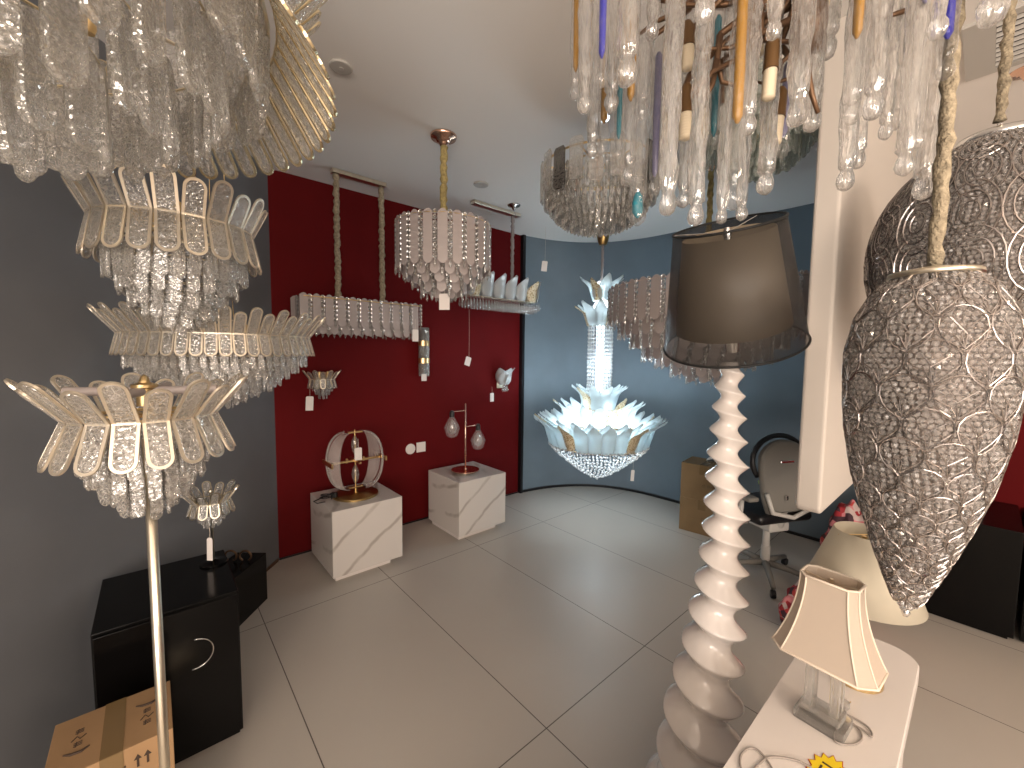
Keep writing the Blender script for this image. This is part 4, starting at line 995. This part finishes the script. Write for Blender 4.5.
def two_globe():
    MB().lathe([(.11, .012), (.12, .02), (.12, .026), (.02, .028), (.008, .04)], 36).build('base', M['copper'], t, 'auto'); MB().lathe([(.07, 0), (.07, .014)], 30).build('base_foot', M['champagne'], t)
    hp = 1.5+(355-403)*0-.0; H2 = at(466, 403, pc.y).z-ph_
    MB().tube([(0, 0, .02), (0, 0, H2)], .0075, 12).build('pole', M['copper'], t, True)
    for s, z in ((-1, H2-.06), (1, H2-.20)):
        MB().tube([(0, 0, z), (s*.12, 0, z)], .004, 8).build('arm', M['copper'], t)
        o = MB().lathe([(.008, z-.05), (.02, z-.045), (.02, z-.005), (.012, z+.01)], 14, T(s*.135, 0, 0)).build('lamp_holder', M['blackcable'], t, 'auto')
        prof = [(.018, z-.04), (.028, z-.06), (.05, z-.10), (.066, z-.13), (.058, z-.16), (.045, z-.20), (.022, z-.215), (.003, z-.218)]
        MB().lathe(prof, 20, T(s*.135, 0, 0), False).build('glass_globe', M['globe'], t, True)
        MB().lathe([(.001, z-.19), (.03, z-.17), (.04, z-.14), (.03, z-.10), (.008, z-.07)], 16, T(s*.135, 0, 0)).build('inner_globe', M['prism'], t, True)
M['globe'] = sheer('thin_globe_glass', (.85, .80, .80), .16)
two_globe()
# wall plates
c = on_red(421, 447, .004); o = MB().box((0, 0, 0), (.088, .008, .088), None, .002).box((-.012, -.005, 0), (.006, .003, .022)).box((.012, -.005, 0), (.006, .003, .022)).build('wall_socket', M['card'], None, False, loc=c, rz=AU); tag(o, 'square white socket plate on the red wall', 'socket')
c = on_red(410.5, 449, .004); o = MB().lathe([(.046, -.004), (.046, .002), (.040, .005)], 28, Matrix.Rotation(PI/2, 4, 'X')).lathe([(.008, .005), (.008, .008)], 12, Matrix.Rotation(PI/2, 4, 'X')).build('round_switch', M['card'], None, 'auto', loc=c, rz=AU); tag(o, 'round white wall plate on the red wall beside the square one', 'wall plate')

# ------------------------------------------------------------------ black cabinets, box at the left
A0 = Vector((-1.347, 1.262, 0))
t = thing('black_cabinet', 'glossy black cube cabinet with an oval handle at the left', 'cabinet', A0, AU)
MB().box((.20, .215, .30), (.40, .43, .57), None, .003).build('body', M['blackgloss'], t)
MB().box((.20, .215, .008), (.38, .41, .016)).build('base', M['blackgloss'], t)
MB().box((.20, -.006, .30), (.39, .012, .55), None, .002).build('door', M['doorblack'] if 'doorblack' in M else M['blackgloss'], t)
pts = [(.26+.055*math.cos(a), -.014, .40+.055*math.sin(a)) for a in [R(-100+190*i/16) for i in range(17)]]
MB().tube(pts, .0022, 6).build('oval_handle', M['chrome'], t, True)
t = thing('black_display_base', 'low black base in the dark corner behind the black cube cabinet', 'cabinet', (-1.562, 2.20, 0))
MB().box((0, 0, .145), (.175, .42, .29), None, .003).build('body', M['blackgloss'], t)
t = thing('cable_coil', 'pair of dark ring hooks lying on the low black base', 'rings', (-1.57, 2.30, .29))
for x in (-.042, .042): MB().tube([(x+.033*math.cos(a), .0, .034+.030*math.sin(a)) for a in [R(-60+300*i/14) for i in range(15)]], .0055, 8).build('ring', M['darkring'] if 'darkring' in M else M['bronze'], t, True)
# cardboard box
def carton(label, C, rz, size, m='cardboard', marks=True, name='cardboard_box', group=None):
    w_, d_, h = size; t = thing(name, label, 'box', C, rz, group)
    MB().box((w_/2, d_/2, h/2), (w_, d_, h), None, .002).build('body', M[m], t)
    tw = .045 if w_ < .3 else .06; b = MB().box((w_/2, d_/2, h+.0005), (tw, d_+.001, .0015)); b.box((w_/2, -.0008, h-.04), (tw, .0015, .08)); b.build('tape', M['tape'], t)
    if marks:
        f_ = w_/.46
        for sx_, fl in ((w_*.22, 1), (w_*.78, -1)):
            for j, (ln, dy) in enumerate(((.09*f_, .0), (.05*f_, .03), (.055*f_, .055), (.05*f_, .08))):
                k = MB(); y_ = d_*.5+fl*(dy-.04)
                if j == 0: k.tube([(sx_-ln/2, y_+.008, h+.0006), (sx_-ln*.2, y_-.002, h+.0006), (sx_+ln*.2, y_-.004, h+.0006), (sx_+ln/2, y_+.006, h+.0006)], [.002, .004, .004, .002], 5)
                elif j == 2: k.tube([(sx_-.014, y_-.007, h+.0006), (sx_-.004, y_+.007, h+.0006), (sx_+.003, y_-.006, h+.0006), (sx_+.014, y_+.005, h+.0006)], .0014, 5)
                else:
                    for q_ in (-1, 0, 1): k.tube([(sx_-ln*.3, y_+q_*.006, h+.0006), (sx_+ln*.3, y_+q_*.006+.002, h+.0006)], .0012, 5)
                    k.tube([(sx_-ln*.15, y_-.009, h+.0006), (sx_-ln*.1, y_+.010, h+.0006)], .0012, 5)
                k.build('printed_mark', M['ink'], t)
        for x in (.70, .78): MB().prism([(w_*x-.008, h-.042), (w_*x-.0025, h-.042), (w_*x-.0025, h-.064), (w_*x+.0025, h-.064), (w_*x+.0025, h-.042), (w_*x+.008, h-.042), (w_*x, h-.028)], .0024).build('printed_arrow', M['ink'], t)
        MB().tube([(w_*.55, -.001, h-.045), (w_*.60, -.001, h-.045), (w_*.575, -.001, h-.075)], .0014, 5, None, True).build('printed_mark', M['ink'], t)
    return t
q = at_z(173, 728, .44); B0 = Vector((q.x, q.y, 0))
A1 = at_z(170, 680, .44)
dv = Vector((A1.x-q.x, A1.y-q.y, 0)); ang = math.atan2(dv.y, dv.x)-PI/2
rot = Matrix.Rotation(ang, 3, 'Z'); 
t = carton('brown cardboard box with tape and print in the left front corner', B0-rot @ Vector((.25, 0, 0)), ang, (.25, max(.14, dv.length), .44))
# two cartons by the blue wall
c = Vector((1.47, 3.50, 0)); d_ = (Vector((1.73, 3.27, 0))-c); rz = math.atan2(d_.y, d_.x)
carton('lower of the two brown cartons stacked at the curved blue wall', c, rz, (.36, .28, .29), 'cardboard2', False)
t = carton('upper of the two brown cartons stacked at the curved blue wall', c+Vector((0, 0, .291)), rz, (.36, .28, .30), 'cardboard2', False)
for zz in (.12,):
    for o_ in [o for o in bpy.data.objects if o.name.startswith('cardboard_box') and o['label'].find('two brown') > 0]:
        for x_, s_ in ((.19, .022), (.225, .018), (.26, .018)): MB().ring(s_*.45, .0012, 0, 14, 4, mtx=T(x_, -.001, .13) @ Matrix.Rotation(PI/2, 4, 'X')).build('printed_mark', M['ink'], o_)
q = c+Vector((.22, .02, .60)); t = thing('plastic_scrap', 'crumpled white scrap lying on the upper carton', 'scrap', q)
MB().add([(0, 0, 0), (.06, .01, .012), (.12, .03, .002), (.08, .055, .018), (.04, .06, .004), (.06, .035, .03)], [(0, 1, 5), (1, 2, 5), (2, 3, 5), (3, 4, 5), (4, 0, 5), (0, 4, 3, 2, 1)]).build('sheet', M['card'], t)

# right black counter
q = Vector((2.459, 2.337, 0)); u0 = q.dot(U); v1 = .42; v0 = Vector((2.695, 2.102, 0)).dot(V)
t = thing('black_counter', 'long glossy black counter against the right wall', 'cabinet', (0, 0, 0))
MB().box(((u0+4.02)/2, (v0+v1)/2, .31), (4.02-u0, v1-v0, .58), RZ(AU), .003).build('body', M['blackgloss'], t)
MB().box(((u0+4.02)/2, (v0+v1)/2, .01), (3.98-u0, v1-v0-.04, .02), RZ(AU)).build('base', M['blackgloss'], t)
MB().box(((u0+4.02)/2+.02, v0-1.02, .30), (4.0-u0, 2.0, .58), RZ(AU), .003).build('black_counter', M['blackgloss'], None)
tag(bpy.data.objects['black_counter.001'], 'second black counter continuing past the right picture edge', 'cabinet')

# ------------------------------------------------------------------ office chair behind the partition
CX_, CY_ = 1.78, 2.62
t = thing('office_chair', 'grey office chair with arched black-framed back behind the white partition', 'chair', (CX_, CY_, 0), R(15))
def chair():
    zt = at(785, 440, CY_).z
    # back shell, facing the viewer from behind
    out = []; w_ = .19; zb_ = .50
    for i in range(13): a = PI*i/12; out.append((w_*math.cos(a), zt-.14+.14*math.sin(a)))
    out += [(-w_*.92, zb_+.10), (-w_*.75, zb_), (w_*.75, zb_), (w_*.92, zb_+.10)]
    q = T(0, -.06, 0) @ Matrix.Rotation(R(-6), 4, 'X')
    o = MB().prism(out, .05, q, .012).build('backrest', M['grey_plastic'], t, 'auto')
    arch = [((w_+.025)*math.cos(a), .03, zt-.14+.165*math.sin(a)) for a in [PI*i/16 for i in range(-3, 20)]]
    MB().tube(arch, .017, 8, q).build('head_frame', M['black'], t, True)
    MB().tube([(-w_*.95, -.04, zb_+.14), (-w_*.8, -.05, zb_+.02), (0, -.06, zb_-.02), (w_*.8, -.05, zb_+.02), (w_*.95, -.04, zb_+.14)], .014, 8, q).build('lumbar_frame', M['light_plastic'], t, True)
    MB().box((0, -.030, zt-.14), (.11, .012, .018), q, .004).box((-.02, -.036, zb_+.10), (.02, .01, .03), q, .003).build('maker_plate', M['chrome'], t)
    MB().box((0, .18, .46), (.44, .42, .07), None, .03).build('seat', M['black'], t, 'auto')
    MB().tube([(0, 0, .50), (0, .02, .40), (0, .1, .38)], .022, 8).build('back_bracket', M['light_plastic'], t, True)
    MB().box((0, .12, .38), (.16, .20, .06), None, .012).build('mechanism', M['light_plastic'], t)
    MB().lathe([(.028, .08), (.028, .22), (.022, .22), (.022, .37)], 16, T(0, .12, 0)).build('gas_lift', M['light_plastic'], t, 'auto')
    for s in (-1, 1):
        MB().tube([(s*.17, .12, .40), (s*.25, .10, .42), (s*.26, .08, .58)], .016, 8).build('arm_post', M['light_plastic'], t, True)
        MB().box((s*.26, .10, .60), (.08, .24, .03), None, .012).build('arm_pad', M['grey_plastic'], t, 'auto')
    for i in range(5):
        a = TAU*i/5+.3; q2 = T(0, .12, 0) @ RZ(a)
        MB().tube([(.02, 0, .10), (.15, 0, .09), (.28, 0, .065)], [.024, .02, .015], 8, q2).build('base_leg', M['grey_plastic'], t, True)
        MB().lathe([(.024, -.014), (.026, -.01), (.026, .01), (.024, .014)], 16, q2 @ T(.285, 0, .026) @ Matrix.Rotation(PI/2, 4, 'X')).build('castor', M['black'], t, 'auto')
chair()
o = MB().lathe([(.008, -.02), (.028, -.01), (.03, .012), (.01, .022)], 12).build('green_ornament', M['green'], None, True, loc=at(763, 483, 2.78)); tag(o, 'tiny green ornament hanging at the left of the office chair back', 'ornament')
o.location.z = o.location.z
# pile of red cloth
def cloth_heap(label, C, sx, sy, sz, seed):
    bm = bmesh.new(); bmesh.ops.create_icosphere(bm, subdivisions=5, radius=1)
    for v in bm.verts:
        n = noise.noise(v.co*1.6+Vector((seed, 0, 0)))*.16+noise.noise(v.co*3.2+Vector((seed, 3, 0)))*.14
        v.co *= 1+n; v.co = Vector((v.co.x*sx, v.co.y*sy, max(0, (v.co.z+.9)*sz*.55)))
    me = bpy.data.meshes.new('cloth_heap'); bm.to_mesh(me); bm.free(); me.materials.append(M['redcloth']); me.polygons.foreach_set('use_smooth', [True]*len(me.polygons))
    o = link('cloth_heap', me, None, T(*C)); tag(o, label, 'cloth'); return o
cloth_heap('tall heap of red printed cloth beyond the white partition', (1.98, 2.30, 0), .16, .13, .66, 2)
cloth_heap('low heap of pink and red cloth on the floor by the office chair', (1.62, 2.12, 0), .15, .10, .30, 8)

# ------------------------------------------------------------------ white side table with two lamps
TZ = .62
tA = at_z(742, 737, TZ); tA.z = 0
def table():
    ua = tA.dot(U); va = tA.dot(V); pr = at_z(917, 680, TZ); vb = Vector((pr.x, pr.y, 0)).dot(V); pe = at_z(902, 652, TZ); ue = Vector((pe.x, pe.y, 0)).dot(U)+.02
    u0 = ua-.75; r = .07
    t = thing('side_table', 'narrow white table with rounded corners at the lower right', 'table', (0, 0, 0), AU)
    out = [(u0, vb), (u0, va)]
    for i in range(9): a = PI/2-PI/2*i/8; out.append((ue-r+r*math.cos(a), va-r+r*math.sin(a)))
    for i in range(9): a = -PI/2*i/8; out.append((ue-r+r*math.cos(a), vb+r+r*math.sin(a)))
    q = Matrix(((1, 0, 0, 0), (0, 0, 1, 0), (0, 1, 0, 0), (0, 0, 0, 1)))
    MB().prism(out, .05, T(0, 0, TZ-.025) @ q, .004).build('tabletop', M['white'], t)
    c_ = (sum(p[0] for p in out)/len(out), (va+vb)/2)
    out2 = [((p[0]-c_[0])*.96+c_[0], (p[1]-c_[1])*.86+c_[1]) for p in out]
    MB().prism(out2, TZ-.05, T(0, 0, (TZ-.05)/2) @ q).build('cabinet_body', M['white'], t)
table()
# bell shade lamp
bx = at_z(822, 722, TZ); BLx, BLy = bx.x, bx.y
t = thing('bell_shade_lamp', 'crystal block table lamp with a square bell-shaped cream shade, front of white table', 'table lamp', (BLx, BLy, TZ), AU+PI/2-R(4))
def bell():
    MB().box((0, 0, .012), (.10, .075, .024), None, .003).build('crystal_base', M['blockglass'], t); MB().box((0, 0, .034), (.08, .055, .018), None, .003).build('crystal_step', M['blockglass'], t)
    for x, y in ((-.026, -.016), (-.026, .016), (.026, -.016), (.026, .016)): MB().box((x, y, .122), (.016, .016, .16), None, .002).build('crystal_post', M['blockglass'], t)
    MB().box((0, 0, .122), (.026, .008, .16), None, .001).build('mirror_core', M['chrome'], t)
    MB().box((0, 0, .208), (.08, .055, .012), None, .002).build('crystal_cap', M['blockglass'], t)
    MB().lathe([(.012, .2), (.014, .235), (.005, .24), (.004, .36)], 12).build('stem', M['champagne'], t, 'auto')
    # bell: chamfered rectangle sections, concave sides
    secs = []; z0, z1 = .172, .362
    for k in range(11):
        s = k/10; f = (1-s)**1.9; hx = .056+.046*f; hy = .038+.030*f; ch = .016+.012*f
        secs.append(([(hx-ch, -hy), (hx, -hy+ch), (hx, hy-ch), (hx-ch, hy), (-hx+ch, hy), (-hx, hy-ch), (-hx, -hy+ch), (-hx+ch, -hy)], z0+(z1-z0)*s))
    vs = []; fs = []
    for o_, z in secs:
        for p in o_: vs.append((p[0], p[1], z))
    for k in range(10):
        for i in range(8): j = (i+1) % 8; fs.append((k*8+i, k*8+j, (k+1)*8+j, (k+1)*8+i))
    me = bpy.data.meshes.new('shade'); me.from_pydata(vs, [], fs); me.materials.append(M['linen']); o = link('shade', me, t)
    md = o.modifiers.new('s', 'SOLIDIFY'); md.thickness = .002
    b = MB()
    for i in range(8): b.tube([(secs[k][0][i][0], secs[k][0][i][1], secs[k][1]) for k in range(11)], .0022, 6)
    for k in (0, 10): b.tube([(p[0], p[1], secs[k][1]) for p in secs[k][0]], .003, 6, None, True)
    b.build('shade_piping', M['linen2'], t, True)
    b = MB()
    for s_ in (-1, 1): b.tube([(0, 0, .35), (s_*.059, 0, .358)], .0015, 6)
    b.build('shade_carrier', M['champagne'], t)
M['blockglass'] = crackle('clear_block_glass', (.9, .88, .82), .60, 14, rough=.01, line=.12, milk=.10, bump=.15)
M['linen2'] = mat('cream_piping', (.74, .64, .53), .8)
bell()
cn = at_z(854, 676, TZ)
t = thing('cone_shade_lamp', 'gold footed table lamp with a round ivory cone shade, back of white table', 'table lamp', (cn.x, cn.y, TZ))
MB().lathe([(.062, 0), (.062, .008), (.056, .012), (.03, .014), (.014, .03), (.012, .20), (.02, .22), (.008, .24), (.006, .40)], 32).build('base', M['gold'], t, 'auto')
zc0 = at(862, 594, cn.y).z-TZ; zc1 = at(862, 531, cn.y).z-TZ
def cone_shade(rb, rt, z0, z1, m, name, par, n_=48, th=.002):
    vs = []; fs = []
    for r, z in ((rb, z0), (rt, z1), (rt-th, z1), (rb-th, z0)):
        for i in range(n_): a = TAU*i/n_; vs.append((r*math.cos(a), r*math.sin(a), z))
    for k in range(4):
        for i in range(n_): j = (i+1) % n_; k2 = (k+1) % 4; fs.append((k*n_+i, k*n_+j, k2*n_+j, k2*n_+i))
    return MB().add(vs, fs).build(name, m, par, True)
cone_shade(.132, .066, zc0, zc1, M['parchment'], 'shade', t)
MB().tube([(-.07, 0, zc1-.01), (.07, 0, zc1-.01)], .0015, 6).build('shade_carrier', M['gold'], t)
# cords and price star on the table
def cord(name, label, pts, r=.0022, plug=None):
    t = thing(name, label, 'cable', (0, 0, 0)); P = [at_z(a, b, TZ+.004) for a, b in pts]
    sm = [Vector(p) for p in spline([tuple(p) for p in P], 5)]
    MB().tube(sm, r, 6).build('cord', M['cable'], t, True)
    if plug:
        q = at_z(*plug, TZ+.012); MB().box((0, 0, 0), (.03, .02, .02), T(*q) @ RZ(.5), .004).build('plug', M['blockglass'], t)
        MB().box((.02, -.005, 0), (.016, .003, .003), T(*q) @ RZ(.5)).box((.02, .005, 0), (.016, .003, .003), T(*q) @ RZ(.5)).build('plug_pin', M['chrome'], t)
    return t
cord('lamp_cord', 'clear grey power cord and plug curling right of the crystal lamp', [(830, 707), (845, 718), (858, 728), (862, 738), (855, 744), (842, 744), (834, 738), (842, 722), (860, 728), (872, 737), (868, 727), (850, 716), (838, 712)], plug=(843, 705))
cord('lamp_cord', 'clear grey power cord looping at the front edge of the white table', [(812, 768), (795, 760), (770, 757), (757, 766), (748, 775), (741, 768), (741, 755), (750, 748), (760, 752), (772, 768), (775, 780)])
def star():
    q = at_z(829, 774, TZ); t = thing('price_star', 'yellow star-burst price card reading 05 with red edge on the white table', 'price card', (q.x, q.y, TZ+.001), AU-R(5))
    out = []
    for i in range(28): a = TAU*i/28; r = (.052 if i % 2 else .040); out.append((r*1.05*math.cos(a), r*.7*math.sin(a)))
    qq = Matrix(((1, 0, 0, 0), (0, 0, 1, 0), (0, 1, 0, 0), (0, 0, 0, 1)))
    MB().prism([(x*1.07, y*1.07) for x, y in out], .001, qq).build('red_edge', M['redprint'], t); MB().prism(out, .001, T(0, 0, .0008) @ qq).build('card', M['yellow'], t)
    cu = bpy.data.curves.new('lettering', 'FONT'); cu.body = '05L'; cu.size = .045; cu.align_x = 'CENTER'; cu.align_y = 'CENTER'; cu.extrude = .0003; cu.materials.append(M['ink'])
    dg = bpy.data.objects.new('lettering_curve', cu); me = bpy.data.meshes.new_from_object(dg); bpy.data.objects.remove(dg)
    o = bpy.data.objects.new('lettering', me); COL.objects.link(o); o.parent = t; o.location = (0, 0, .0016)
star()
